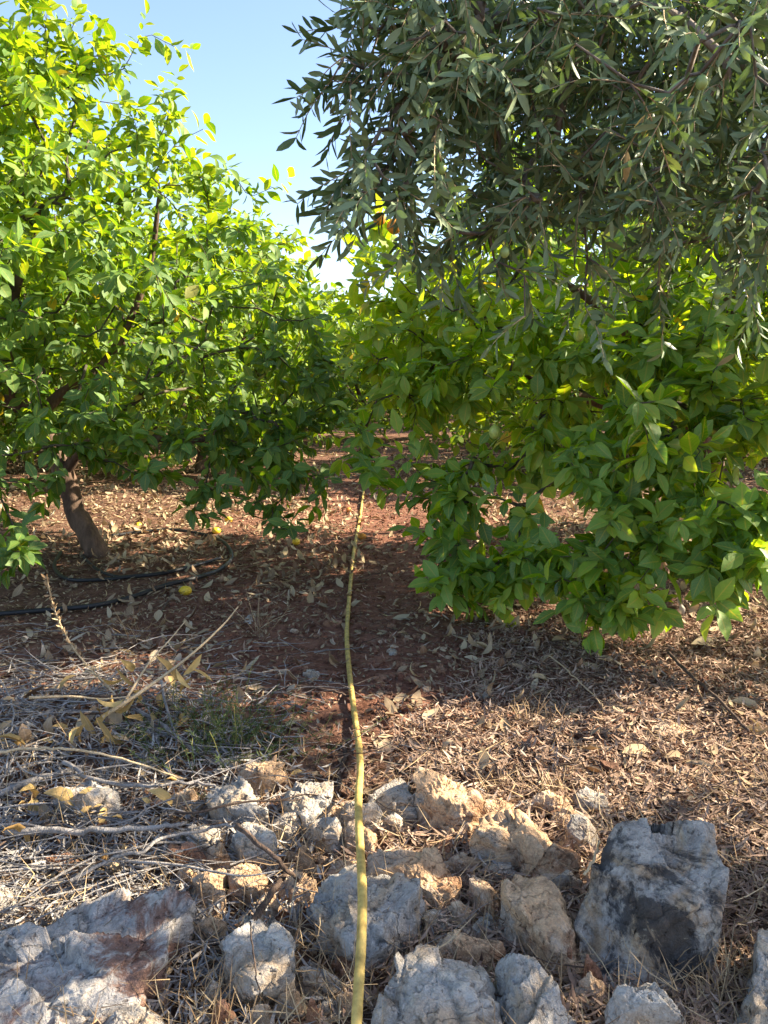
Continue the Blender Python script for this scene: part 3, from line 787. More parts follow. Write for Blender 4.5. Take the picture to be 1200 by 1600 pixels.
# ------------------------------------------------------------------ rocks
def rock(outline, h, mat, label, group=None, tilt=.0, seed=0, name='rock', lump=1.15, plateau=.6):
    rng = np.random.default_rng(seed + 100)
    h *= .70
    o = np.array(outline, float); y0, y1 = o[:, 1].min(), o[:, 1].max()
    W = []
    for px, py in o:
        f = (y1 - py) / (y1 - y0 + 1e-6)
        W.append(G(px, py, h * (.08 + .62 * f)))
    W = np.array(W)[:, :2]
    nxt = np.roll(W, -1, 0); cr = W[:, 0] * nxt[:, 1] - nxt[:, 0] * W[:, 1]; A = cr.sum() / 2
    c = ((W + nxt) * cr[:, None]).sum(0) / (6 * A)
    W = c + (W - c) * 1.10; nxt = np.roll(W, -1, 0)
    NA = 168
    th = np.arange(NA) * 2 * math.pi / NA
    R = np.zeros(NA)
    for i, a in enumerate(th):
        d = np.array([math.cos(a), math.sin(a)]); best = 0
        for p, q in zip(W, nxt):
            e = q - p; den = d[0] * e[1] - d[1] * e[0]
            if abs(den) < 1e-9: continue
            tt = ((p - c)[0] * e[1] - (p - c)[1] * e[0]) / den; uu = ((p - c)[0] * d[1] - (p - c)[1] * d[0]) / den
            if tt > 0 and -.001 <= uu <= 1.001: best = max(best, tt)
        R[i] = best if best > 0 else .02
        size = R.mean()
    if mat == 'rock_dark': lump = .8
    KT, KS = 46, 20
    rho = np.concatenate([np.linspace(0.0, .90, KT), .90 + .12 * (np.linspace(0, 1, KS + 1)[1:]) ** .75])
    u = np.concatenate([np.zeros(KT), np.linspace(0, 1, KS + 1)[1:]])
    D = np.stack([np.cos(th), np.sin(th)], -1)
    xy = rho[:, None, None] * R[None, :, None] * D[None]
    # faceted dome: the lowest of several tilted planes
    zt = np.full(xy.shape[:2], 9.)
    for j in range(8):
        a = rng.uniform(0, 6.28); rr = rng.uniform(.25, .95) if j else 0
        rd = R[int(a / 6.2832 * NA) % NA]
        q = np.array([math.cos(a), math.sin(a)]) * rr * rd
        gsl = -(1 - plateau) * 2 * h * q / (rd * rd + 1e-6) * rng.uniform(.2, 3.6)
        zq = h * (1 - (1 - plateau) * rr * rr) * rng.uniform(.88, 1.08)
        zt = np.minimum(zt, zq + (xy - q) @ gsl)
    zt = zt + tilt * xy[..., 1] * h / size
    zt = np.maximum(zt, h * .15)
    z = zt * (1 - u[:, None]) - .07 * u[:, None]
    base = float(ground_z(c[0], c[1]))
    V = np.concatenate([xy, z[..., None]], -1)
    pw = V + np.array([c[0], c[1], 0]) + seed * 3.1
    k = 1 / max(size, .03)
    rd3 = np.concatenate([D[None] * np.ones((len(rho), 1, 1)) * (rho[:, None, None]), np.full((len(rho), NA, 1), .8)], -1)
    n1 = fbm(pw * k * 1.6, 4, seed); n2 = fbm(pw * k * 6, 4, seed + 9); rdg = 1 - abs(fbm(pw * k * 3.2, 4, seed + 5)) * 2.2
    amt = size * lump
    V = V + rd3 * ((.09 * n1 + .03 * n2 - .07 * np.clip(rdg - .72, 0, 1) * 2) * amt)[..., None]
    st = np.abs(((pw[..., 2] * 1.0 + pw[..., 0] * .35 + .02 * n1) * 38) % 1 - .5)
    V = V - rd3 * (np.clip(.16 - st, 0, 1) * .06 * amt * (n2 > -.05))[..., None]
    ns = 26
    site = np.stack([rng.uniform(-1, 1, ns) * size * 1.3, rng.uniform(-1, 1, ns) * size * 1.3, rng.uniform(-.1, 1.1, ns) * h], -1)
    grd = rng.normal(0, .27, (ns, 3)); lev = rng.normal(0, .045, ns) * size
    wv_ = V + .10 * size * np.stack([n1, n2, n1], -1)
    idx_ = ((wv_[:, :, None] - site[None, None]) ** 2 * np.array([1, 1, 1.6])).sum(-1).argmin(-1)
    fc = np.clip((wv_ * 1.0 - site[idx_]) * grd[idx_], -9, 9).sum(-1) + lev[idx_]
    V = V + rd3 * np.clip(fc, -.14 * size, .10 * size)[..., None]
    V[..., 2] += amt * .02 * fbm(pw * k * 14, 3, seed + 3)
    nr = len(rho)
    i = np.arange(nr - 1)[:, None] * NA; j = np.arange(NA)[None]; kk = (j + 1) % NA
    Q = np.stack([i + j, i + NA + j, i + NA + kk, i + kk], -1).reshape(-1, 4)
    V[0] = V[0].mean(0) + (V[1] - V[1].mean(0)) * .02
    ob = quad_mesh(name, V.reshape(-1, 3), Q, M[mat], None, (c[0], c[1], base))
    tag(ob, label, 'rock' if name == 'rock' else 'stone', group)
    return ob

RK = "limestone rocks along the foot of the orchard"
R_ = [
 ([(-110,1560),(0,1490),(60,1440),(110,1412),(170,1395),(205,1425),(275,1400),(298,1450),(262,1490),(256,1530),(190,1578),(110,1610),(60,1650),(-90,1690)], .13, 'rock_red', "broad flat pale slab with rust-red soil stains at the lower left corner", .2, .75),
 ([(165,1600),(232,1562),(250,1600),(262,1660),(150,1670)], .08, 'rock_grey', "pale grey rock poking up just below the red-stained slab", 0, .6),
 ([(300,1385),(330,1355),(352,1380),(352,1420),(332,1442),(305,1412)], .09, 'rock_ochre', "upright ochre and cream rock beside the red-stained slab", .1, .6),
 ([(333,1490),(395,1432),(445,1424),(453,1500),(455,1560),(400,1590),(350,1545)], .13, 'rock_pale', "angular whitish rock between the red-stained slab and the hose", .1, .55),
 ([(487,1405),(515,1382),(600,1385),(655,1405),(640,1445),(600,1500),(560,1535),(520,1490),(490,1440)], .13, 'rock_grey', "blue-grey rounded boulder with the yellow hose lying across it", .1, .65),
 ([(325,1268),(345,1242),(375,1234),(408,1262),(418,1300),(385,1306),(330,1295)], .11, 'rock_grey', "smooth blue-grey rock at the edge of the dry twig heap", .1, .6),
 ([(285,1320),(310,1292),(340,1302),(345,1338),(300,1348)], .07, 'rock_grey', "small bluish rock tucked below the smooth one by the twig heap", 0, .6),
 ([(362,1325),(398,1290),(436,1345),(425,1372),(385,1364)], .10, 'rock_pale', "steep cream and blue rock under a dark fallen stick", .1, .5),
 ([(446,1275),(455,1240),(500,1234),(522,1260),(515,1292),(480,1311),(455,1302)], .12, 'rock_grey', "blue-grey rock just left of the hose at the top of the rocks", .1, .6),
 ([(522,1275),(560,1262),(597,1290),(588,1308),(535,1306)], .07, 'rock_pale', "low beige rock under the hose beside the top blue-grey rock", 0, .6),
 ([(537,1315),(562,1300),(588,1318),(580,1342),(545,1338)], .07, 'rock_ochre', "small cream rock touching the hose above the long ochre slab", 0, .6),
 ([(572,1342),(600,1325),(650,1334),(700,1370),(732,1428),(700,1431),(640,1402),(580,1367)], .10, 'rock_ochre', "long narrow ochre slab slanting down right from the hose", .2, .7),
 ([(648,1248),(672,1215),(705,1225),(725,1258),(750,1280),(735,1312),(690,1316),(665,1292)], .15, 'rock_ochre', "tall ochre rock with a yellow lichen crust standing above the others", .2, .5),
 ([(686,1325),(700,1311),(716,1332),(702,1346),(687,1342)], .04, 'stone_rust', "small orange rock wedged under the lichen-crusted rock", 0, .6),
 ([(692,1354),(715,1338),(750,1340),(753,1359),(725,1373),(700,1370)], .06, 'rock_ochre', "small flat cream rock right of the long ochre slab", 0, .7),
 ([(758,1366),(775,1352),(805,1353),(806,1376),(790,1388),(765,1382)], .05, 'rock_grey', "small grey rock between the flat cream rock and the wedge-shaped rock", 0, .6),
 ([(744,1325),(750,1290),(775,1274),(805,1285),(850,1318),(903,1345),(897,1380),(870,1411),(835,1402),(800,1350),(770,1350)], .15, 'rock_ochre', "big wedge-shaped ochre rock left of the black-stained boulder", .2, .55),
 ([(733,1388),(750,1366),(768,1388),(778,1415),(793,1450),(778,1456),(745,1418)], .08, 'rock_ochre', "slim tapering rock leaning on the smooth tan slab", 0, .6),
 ([(785,1402),(800,1386),(845,1408),(885,1440),(911,1518),(890,1531),(850,1508),(802,1452),(786,1428)], .15, 'rock_ochre', "smooth tan slab with a squared lower end beside the black-stained boulder", .25, .8),
 ([(637,1502),(660,1481),(740,1470),(786,1490),(772,1516),(700,1520),(645,1517)], .08, 'rock_ochre', "flat brown-edged rock in the middle of the lower rocks", .2, .75),
 ([(597,1590),(625,1526),(660,1515),(740,1530),(772,1565),(778,1660),(588,1670)], .11, 'rock_pale', "wide beige rock at the bottom edge right of the hose", .1, .75),
 ([(775,1525),(795,1496),(832,1530),(870,1570),(905,1630),(890,1680),(778,1670)], .15, 'rock_grey', "pointed white and grey rock at the bottom edge below the tan slab", .1, .5),
 ([(903,1455),(925,1420),(938,1378),(982,1352),(1010,1312),(1046,1284),(1080,1298),(1108,1340),(1100,1390),(1122,1440),(1112,1500),(1060,1532),(1010,1532),(960,1558),(925,1530),(905,1480)], .27, 'rock_dark', "largest boulder, rough and black-stained with ochre patches", .38, .2),
 ([(942,1615),(978,1556),(1010,1545),(1050,1600),(1070,1665),(940,1665)], .13, 'rock_pale', "peaked beige rock at the bottom edge below the black-stained boulder", .1, .5),
 ([(1130,1610),(1158,1555),(1185,1500),(1215,1465),(1280,1500),(1290,1680),(1130,1670)], .14, 'rock_grey', "grey rock half buried in straw in the lower right corner", .1, .65),
 ([(85,1270),(110,1246),(160,1235),(185,1255),(188,1288),(150,1302),(100,1296)], .11, 'rock_pale', "cream rock half covered by curled dead leaves and twigs", .1, .6),
 ([(70,1356),(100,1340),(125,1352),(112,1372),(78,1370)], .05, 'stone_rust', "small rusty orange rock above the red-stained slab", 0, .6),
 ([(368,1238),(390,1206),(432,1210),(452,1230),(440,1248),(400,1252)], .09, 'rock_ochre', "sunlit cream rock under straw behind the two blue-grey rocks", .1, .6),
 ([(1018,1137),(1040,1122),(1072,1133),(1066,1147),(1030,1150)], .03, 'rock_ochre', "flat ochre stone in the sunlit olive litter", 0, .6),
 ([(395,1415),(420,1400),(440,1412),(436,1432),(405,1434)], .06, 'rock_ochre', "little orange-tinged rock above the angular whitish rock", 0, .6),
 ([(-40,1420),(-10,1385),(22,1396),(20,1425),(-10,1440)], .07, 'rock_grey', "bluish rock cut by the photo's edge above the red-stained slab", 0, .6),
 ([(655,1440),(680,1428),(705,1440),(700,1462),(665,1462)], .035, 'rock_pale', "small whitish rock in the hollow above the flat brown-edged rock", 0, .6),
 ([(735,1450),(755,1432),(775,1446),(770,1468),(742,1468)], .04, 'rock_grey', "small grey rock under the slim tapering rock", 0, .6),
]
for i, (o, h, mt, lab, tl, pl) in enumerate(R_):
    rock(o, h, mt, lab, RK, tl, i + 1, plateau=pl)

# scattered stones seen in the photograph
def stone(px, py, wpx, hpx, mat, label, group, seed):
    rng = np.random.default_rng(seed)
    n = 9; a = np.sort(rng.uniform(0, 6.28, n) * .15 + np.arange(n) * 6.28 / n)
    ol = [(px + wpx / 2 * math.cos(q) * rng.uniform(.85, 1.1), py + hpx / 2 * math.sin(q) * rng.uniform(.85, 1.1)) for q in a]
    d = np.linalg.norm(G(px + wpx, py) - G(px, py))
    return rock(ol, d * .4, mat, label, group, 0, seed, 'stone')
ST = "small stones scattered on the soil"
S_ = [(594,1062,22,24,'stone_rust',"small orange stone right beside the yellow hose"), (758,1080,24,20,'rock_pale',"rounded pale pinkish stone right of the path"),
      (664,1073,18,18,'stone_rust',"small rust-coloured stone between the hose and the pale pinkish stone"), (802,1135,20,18,'stone_rust',"brownish stone at the edge of the sunlit litter"),
      (1182,1224,26,20,'rock_ochre',"smooth cream pebble lying near the right edge"), (1048,1256,34,20,'rock_ochre',"dull brown stone above the black-stained boulder"),
      (688,1048,16,14,'stone_rust',"tiny terracotta stone nearest the twig on the path"), (521,970,32,10,'stone_rust',"thin flat terracotta stone left of the hose"),
      (487,1056,26,12,'rock_pale',"flat whitish stone left of the hose"), (388,967,14,12,'rock_pale',"small pinkish stone near the fallen lemon"),
      (292,1017,16,14,'rock_pale',"small beige stone among dry leaves left of the path"), (470,1040,14,12,'stone_rust',"small brown stone beside the flat whitish stone"),
      (612,1020,16,12,'rock_pale',"small greyish stone right of the hose"), (746,1212,14,10,'rock_pale',"chip of pale stone near the lichen-crusted rock")]
for i, (px, py, a, b, mt, lab) in enumerate(S_): stone(px, py, a, b, mt, lab, ST, 300 + i)
rng = np.random.default_rng(9)
for i in range(120):
    py = 770 + 380 * rng.random() ** .8; px = rng.uniform(430, 760) if py > 900 else rng.uniform(480, 640)
    s = rng.uniform(6, 13) * (py - 560) / 400
    if 520 < px < 590: px += 60
    stone(px, py, s, s * .6, ['stone_rust', 'rock_ochre', 'stone_rust', 'stone_rust'][i % 4], "small crumb of stone on the bare red soil of the path", "crumbs of stone on the path", 400 + i)

# ------------------------------------------------------------------ hose and irrigation pipes
def on_ground(path, r, extra=0.0):
    out = []
    for q in path:
        p = G(*q[:2], q[2] if len(q) > 2 else 0.0)
        if len(q) < 3: p[2] = float(ground_z(p[0], p[1])) + r + extra
        out.append(p)
    return out
HP = [(571, 735), (569, 757), (563, 800), (553, 860), (546, 925), (542, 990), (546, 1050, .02), (553, 1110, .03), (560, 1160, .05), (563, 1200, .08), (560, 1250, .12), (562, 1310, .14), (566, 1390, .155),
      (565, 1460, .15), (561, 1530, .13), (557, 1600, .12), (552, 1700, .1)]
T = Tubes(); pth = spline(on_ground(HP, .010, -.001), 12)
T.add(pth, (.0089 + .0022 * np.clip((pth[:, 1] - 1.5) / 4, 0, 1)) * (1 + .22 * np.exp(-((pth[:, 1] - 2.06) / .012) ** 2)) * (1 + .05 * fbm(xy3(np.arange(len(pth)) * .3, 0 * np.arange(len(pth))), 2)), 16, .5)
h = T.build('garden_hose', M['hose'])
tag(h, "long yellow hose running down the red path and over the rocks", "hose")

def pipe(path, r, label, seed):
    T = Tubes(); T.add(spline(on_ground(path, r, .006), 10), r, 10, .5)
    o = T.build('irrigation_pipe', M['pipe']); tag(o, label, "pipe", "black irrigation pipes round the left tree")
pipe([(-60, 968), (30, 964), (90, 961), (150, 955), (205, 940), (260, 922), (310, 908), (345, 892), (362, 872), (352, 850), (325, 836), (270, 829), (215, 832), (165, 838)], .012, "outer black irrigation pipe sweeping in from the left edge and round the trunk", 1)
pipe([(95, 862), (85, 885), (105, 905), (155, 909), (205, 904), (255, 898), (305, 886), (345, 872)], .011, "inner black irrigation pipe curving in front of the trunk", 2)
pipe([(125, 862), (150, 888), (180, 902), (205, 902)], .009, "short end of black tubing between the trunk base and the inner pipe", 3)

# ------------------------------------------------------------------ fallen lemons
FL = [(217, 822, "yellow fallen lemon just right of the leaning trunk"), (357, 813, "yellow fallen lemon behind the ring of black pipe"), (338, 830, "fallen lemon touching the back of the black pipe ring"),
      (463, 853, "shaded fallen lemon left of the hose under low leaves"), (566, 840, "dull yellow-brown lemon lying against the hose"), (290, 929, "yellow fallen lemon in front of the black pipes"),
      (545, 794, "brownish shrivelled lemon far up the path beside the hose")]
for i, (px, py, lab) in enumerate(FL):
    p = G(px, py); r = .026 if i < 6 else .022
    o = fruit(None, (p[0], p[1], float(ground_z(p[0], p[1])) + r * .8), r, M['lemon_fruit'] if i not in (4, 6) else M['orange_fruit'], 'fallen_lemon')
    o.rotation_euler = (1.3 + .2 * i, .3 * i, i * 1.1)
    tag(o, lab, "lemon", "lemons fallen on the ground")

# ------------------------------------------------------------------ litter
def scatter(n, fn, rng, box):
    """accept x,y by density fn in 0..1"""
    out = []
    tot = 0
    while tot < n:
        x = rng.uniform(box[0], box[1], n * 2); y = box[2] * (box[3] / box[2]) ** rng.random(n * 2)
        k = (rng.random(n * 2) < fn(x, y)) & (abs(x) < .53 * y + .4)
        out.append(np.stack([x[k], y[k]], -1)); tot += k.sum()
    return np.concatenate(out)[:n]

def litter(name, n, fn, kind, mat, L, asp, rng, box, label, lift=.02, tilt=.3, curl=.8, tint=None):
    q = scatter(n, fn, rng, box); z = ground_z(q[:, 0], q[:, 1]) + rng.uniform(.002, lift, n)
    a = rng.uniform(0, 6.283, n)
    d = np.stack([np.cos(a), np.sin(a), rng.normal(0, tilt, n)], -1)
    nn = np.stack([rng.normal(0, tilt, n), rng.normal(0, tilt, n), np.ones(n)], -1)
    Ls = rng.uniform(*L, n)
    pos = np.stack([q[:, 0], q[:, 1], z], -1)
    cu = rng.normal(0, curl, n) - curl * .4
    pos = pos - norm(d) * (Ls * .5)[:, None]
    V, Q, T, uv = leaves(pos, d, nn, Ls, Ls * rng.uniform(*asp, n), cu, rng.uniform(-.2, .9, n), kind, rng, tint=tint)
    o = quad_mesh(name, V, Q, M[mat], tint=T, uv=uv)
    tag(o, label, name.replace('_', ' '), None, 'stuff')
    return o

def pathmask(x, y): return np.clip(abs(x + .05 + .2 * np.sin(y * .9)) / .55, .14 + .5 * np.clip((y - 6) / 5, 0, 1), 1)
rng = np.random.default_rng(50)
litter('leaf_litter', 15000, lambda x, y: pathmask(x, y) * np.clip(.35 + (y - 2.5) * .22, 0.05, 1) * np.clip(.55 + .9 * fbm(xy3(x * 2, y * 2), 3, 4), .1, 1),
       'dry', 'dry_leaf', (.035, .095), (.25, .5), rng, (-6, 6, 1.9, 14), "curled straw-coloured lemon leaves strewn under the trees", .022, .22, 1.3)
litter('olive_litter', 38000, lambda x, y: np.clip((x + .12 - .6 * np.clip(y - 2.2, 0, .7)) * 4, .04, 1) * np.clip(1.5 - abs(y - 2.0) * .42, 0, 1), 'sliver', 'grey_leaf', (.022, .05), (.13, .22), rng,
       (-1.2, 2.6, .95, 4.6), "dense brown carpet of fallen olive leaves on the right", .022, .28, .6)
litter('grey_litter', 10500, lambda x, y: np.clip(-(x + .1 + .5 * np.clip(y - 1.9, 0, 1)) * 3.5, .02, 1) * np.clip(1.4 - abs(y - 1.6) * 1.2, 0, 1), 'sliver', 'ash_leaf', (.022, .05), (.12, .2), rng,
       (-1.9, .5, .95, 3.6), "ashy grey olive leaves gathered between the rocks on the left", .03, .35, .6)
litter('leaf_crumbs', 26000, lambda x, y: np.clip(pathmask(x, y), .35, 1) * .9, 'sliver', 'dry_leaf', (.010, .032), (.25, .6), rng, (-3, 3, 1.0, 8), "crumbled bits of dry leaf over the soil", .012, .3, .5,
       tint=None)
litter('dry_grass', 4200, lambda x, y: np.clip(1.5 - abs(y - 1.35) * 1.7, 0, 1), 'sliver', 'straw', (.05, .15), (.012, .025), rng, (-1.3, 1.5, .95, 2.7),
       "pale dry grass stems tangled among the rocks", .05, .45, 1.4)

# crumbs of earth
n = 9000; q = scatter(n, lambda x, y: np.clip(1.2 - abs(x + .1) / 1.6, .15, 1), rng, (-2.6, 2.6, 1.6, 8)); r_ = rng.gamma(2.0, .0022, n) + .002
cube = np.array([[-1, -1, -1], [1, -1, -1], [1, 1, -1], [-1, 1, -1], [-1, -1, 1], [1, -1, 1], [1, 1, 1], [-1, 1, 1]]) * .6
V = (cube[None] * rng.uniform(.6, 1.4, (n, 1, 3)) + rng.normal(0, .22, (n, 8, 3))) * r_[:, None, None]
a_ = rng.uniform(0, 6.28, n); ca, sa = np.cos(a_)[:, None], np.sin(a_)[:, None]
V = np.stack([V[..., 0] * ca - V[..., 1] * sa, V[..., 0] * sa + V[..., 1] * ca, V[..., 2]], -1)
V = V + np.stack([q[:, 0], q[:, 1], ground_z(q[:, 0], q[:, 1]) + r_ * .35], -1)[:, None]
fq = np.array([[0, 3, 2, 1], [4, 5, 6, 7], [0, 1, 5, 4], [1, 2, 6, 5], [2, 3, 7, 6], [3, 0, 4, 7]])
o = quad_mesh('soil_crumbs', V.reshape(-1, 3), (np.arange(n)[:, None, None] * 8 + fq[None]).reshape(-1, 4), M['soil'], smooth=False)
tag(o, "loose crumbs of red earth on the path", "soil crumbs", None, 'stuff')

# twig tangle
def twigs(name, n, box, mat, rr, ll, label, rng, dens):
    q = scatter(n, dens, rng, box); T = Tubes()
    for x, y in q:
        a = rng.normal(0, .6) + (math.pi if rng.random() < .5 else 0); ln = rng.uniform(*ll); z0 = float(ground_z(x, y)) + rng.uniform(.004, .055)
        el = rng.normal(0, .12); p = [np.array([x, y, z0])]
        for k in range(4):
            a += rng.normal(0, .22); el += rng.normal(0, .12) - .02
            p.append(p[-1] + np.array([math.cos(a) * math.cos(el), math.sin(a) * math.cos(el), math.sin(el)]) * ln / 4)
        r = rng.uniform(*rr); T.add(p, np.linspace(r, r * .4, 5), 4, rng.random())
    o = T.build(name, mat); tag(o, label, name.replace('_', ' '), None, 'stuff')
rng = np.random.default_rng(61)
twigs('twig_litter', 900, (-1.9, .1, 1.2, 3.2), M['grey_wood'], (.0008, .003), (.08, .32), "tangle of thin grey twigs on the left foreground", rng,
      lambda x, y: np.clip(-(x + .1) * 2.5, .03, 1) * np.clip(1.5 - abs(y - 2.0) * 1.2, .02, 1))
twigs('twig_crumbs', 700, (-3, 3, 1.1, 7), M['brown_wood'], (.0008, .0022), (.05, .2), "thin dark twigs scattered over the leaf litter", rng, lambda x, y: .5 + 0 * x)

# single sticks: pixel points with heights
def stick(path, r0, r1, mat, label, group="single fallen sticks", name='stick'):
    p = spline([G(a, b, c) for a, b, c in path], 6); rg = np.random.default_rng(int(path[0][0]) + 7)
    p = p + rg.normal(0, .0018, p.shape)
    T = Tubes(); T.add(p, np.linspace(r0, r1, len(p)), 8, .6, .12)
    b = p.mean(0); o = T.build(name, M[mat], None, b); tag(o, label, "stick", group); return o
stick([(10,1298,.07),(90,1298,.08),(170,1296,.09),(260,1290,.09),(290,1286,.07)], .009, .004, 'grey_wood', "thick grey stick lying across the curled dead leaves")
stick([(110,1375,.06),(180,1340,.08),(222,1330,.09),(260,1308,.09),(310,1300,.10),(340,1290,.10),(368,1290,.1)], .0042, .003, 'grey_wood', "pale straight stick reaching to the smooth blue-grey rock")
stick([(370,1290,.12),(400,1315,.14),(440,1350,.1),(465,1375,.05)], .006, .004, 'brown_wood', "dark stick over the steep cream and blue rock")
stick([(395,1440,.08),(425,1395,.07),(445,1365,.06)], .008, .005, 'brown_wood', "short thick dark stick by the little orange-tinged rock")
stick([(0,1240,.06),(60,1215,.08),(120,1200,.07),(150,1170,.05)], .010, .005, 'grey_wood', "weathered grey branch slanting up from the left edge")
stick([(100,1190,.1),(150,1218,.1),(230,1228,.08),(300,1222,.07),(348,1232,.06)], .006, .003, 'grey_wood', "crooked grey stick above the smooth blue-grey rock")
stick([(0,1175,.16),(60,1168,.17),(130,1173,.17),(220,1195,.14),(290,1218,.09)], .004, .0022, 'tan_wood', "long bleached curved stem arching over the twig heap")
stick([(205,1105,.12),(250,1130,.1),(300,1170,.07),(350,1195,.05),(385,1202,.04)], .0065, .004, 'grey_wood', "grey branch running under the green weed")
stick([(250,1060,.16),(262,1110,.12),(272,1145,.08)], .005, .003, 'grey_wood', "short upright grey stick beside the golden dead leaves")
stick([(0,1062,.05),(20,1100,.12),(18,1140,.14),(0,1158,.1)], .003, .002, 'grey_wood', "thin hooked grey twig at the left edge")
stick([(1045,1020,.03),(1080,1055,.03),(1120,1090,.03),(1170,1142,.03)], .007, .005, 'brown_wood', "dark straight stick lying in the olive litter at the right")
stick([(735,1165,.03),(770,1190,.05),(782,1220,.05),(790,1240,.03)], .0035, .002, 'brown_wood', "bent brown twig beyond the lichen-crusted rock")
stick([(860,1025,.04),(900,1060,.06),(935,1095,.05),(948,1110,.03)], .0025, .0012, 'tan_wood', "fine straw-coloured twig in the shaded litter")
stick([(532,1245,.03),(530,1210,.03),(540,1180,.03),(536,1160,.03)], .008, .006, 'brown_wood', "stubby dark stick standing left of the hose")
stick([(420,1078,.02),(470,1072,.03),(520,1080,.03),(548,1088,.02)], .006, .004, 'brown_wood', "dark stick lying on the soil just left of the hose")
stick([(913,1370,.14),(925,1345,.16),(938,1315,.15)], .003, .0025, 'straw' if False else 'tan_wood', "pale stub of stem at the black-stained boulder's left edge")
stick([(390,1440,.13),(398,1500,.2),(405,1560,.2)], .0015, .001, 'brown_wood', "thin reddish stem in front of the angular whitish rock")
stick([(245,905+60,.02),(262,940,.02),(268,925,.02)], .006, .005, 'brown_wood', "short dark peg-like stick in front of the outer pipe")

# dry flower stalk
rng = np.random.default_rng(71)
sp = spline([P(285, 1205, 2.15), P(240, 1150, 2.2), P(180, 1085, 2.3), P(120, 1020, 2.4), P(88, 960, 2.45), P(72, 900, 2.5)], 12)
root = tree_root('dry_stalk', sp[0])
T = Tubes(); T.add(sp - sp[0], np.linspace(.0032, .0018, len(sp)), 6, .8); T.build('stem', M['tan_wood'], root)
n = 190; u = rng.uniform(.42, 1, n); idx = (u * (len(sp) - 1)).astype(int); dd = norm(np.gradient(sp, axis=0))[idx]
d = dd * .8 + rng.normal(0, .45, (n, 3)); V, Q, Tt, uv = leaves(sp[idx] - sp[0] + rng.normal(0, .002, (n, 3)), d, rng.normal(0, 1, (n, 3)), rng.uniform(.012, .024, n), rng.uniform(.004, .008, n), rng.normal(0, .6, n), rng.uniform(0, .8, n), 'dry', rng)
quad_mesh('seed_husks', V, Q, M['straw'], root, tint=Tt, uv=uv)
tag(root, "tall bleached seed stalk arching up to the left from the rocks", "dry stalk")

# fallen branch with curled golden leaves
br = [[P(160, 1120, 2.05), P(215, 1085, 2.1), P(290, 1030, 2.2), P(345, 980, 2.3), P(372, 948, 2.4)],
      [P(190, 1105, 2.08), P(230, 1040, 2.2), P(265, 1000, 2.3), P(290, 970, 2.35)],
      [P(45, 1090, 2.0), P(110, 1088, 2.05), P(160, 1092, 2.08), P(205, 1088, 2.1)]]
base = br[0][0]
root = tree_root('fallen_branch', base)
T = Tubes()
for k, b in enumerate(br): T.add(spline(b, 8) - base, np.linspace(.006, .002, len(spline(b, 8))) * (1 if k == 0 else .7), 6, .7, .1)
T.build('stem', M['tan_wood'], root)
LP = [(180,1040,2.15,-.2),(160,1060,2.1,-.4),(188,1030,2.2,.2),(150,1090,2.05,.6),(175,1085,2.1,1.6),(170,1110,2.05,2.4),(205,1080,2.15,.9),(245,1025,2.2,-.3),(275,1045,2.15,.2),(300,1045,2.15,.1),(315,1022,2.2,2.2),(160,1140,2.0,.4),
      (135,1130,2.0,2.8),(125,1110,2.05,1.2),(290,1115,2.1,2.6),(210,1090,2.1,3.1),(150,1120,2.0,1.0),(195,1120,2.05,.7),(300,1060,2.2,2.9),(165,1150,2.0,2.0)]
n = len(LP); pos = np.array([P(a, b, c) for a, b, c, _ in LP]) - base
d = np.array([[math.cos(x[3]) * .6, rng.normal(0, .3), -.8 + .5 * abs(math.sin(x[3]))] for x in LP])
V, Q, Tt, uv = leaves(pos, d, rng.normal(0, 1, (n, 3)) + [0, -1.2, .4], rng.uniform(.07, .1, n), rng.uniform(.022, .036, n), rng.uniform(-.2, 1.6, n), rng.uniform(.5, 1.1, n), 'dry', rng)
quad_mesh('dead_leaves', V, Q, M['gold_leaf'], root, tint=Tt, uv=uv)
tag(root, "fallen branch with curled golden dead leaves above the twig heap", "fallen branch")

# feathery green weed
rng = np.random.default_rng(81)
wb = G(350, 1175, .03); root = tree_root('feathery_weed', wb)
T = Tubes(); pos = []; dr = []
for k in range(150):
    b = np.array([rng.normal(0, .11), rng.normal(0, .07), -.01]); d = norm(np.array([rng.normal(0, .7), rng.normal(0, .6), .8])); p = [b]
    ln = rng.uniform(.10, .26)
    for q in range(6):
        d = norm(d + rng.normal(0, .1, 3)); p.append(p[-1] + d * ln / 6)
    T.add(p, np.linspace(.0014, .0006, 7), 3, rng.random())
    p = np.array(p)
    for q in range(26):
        u = rng.uniform(.3, 5.99); a = int(u); pos.append(p[a] + (p[a + 1] - p[a]) * (u - a)); dr.append(norm(p[a + 1] - p[a]) * .6 + rng.normal(0, .6, 3))
T.build('stems', M['weed'], root)
n = len(pos); V, Q, Tt, uv = leaves(np.array(pos), np.array(dr), rng.normal(0, 1, (n, 3)), rng.uniform(.008, .022, n), np.full(n, .0018), rng.normal(0, .4, n), np.zeros(n), 'sliver', rng)
quad_mesh('leaflets', V, Q, M['weed'], root, tint=Tt, uv=uv)
tag(root, "feathery grey-green weed between the twig heap and the hose", "weed")

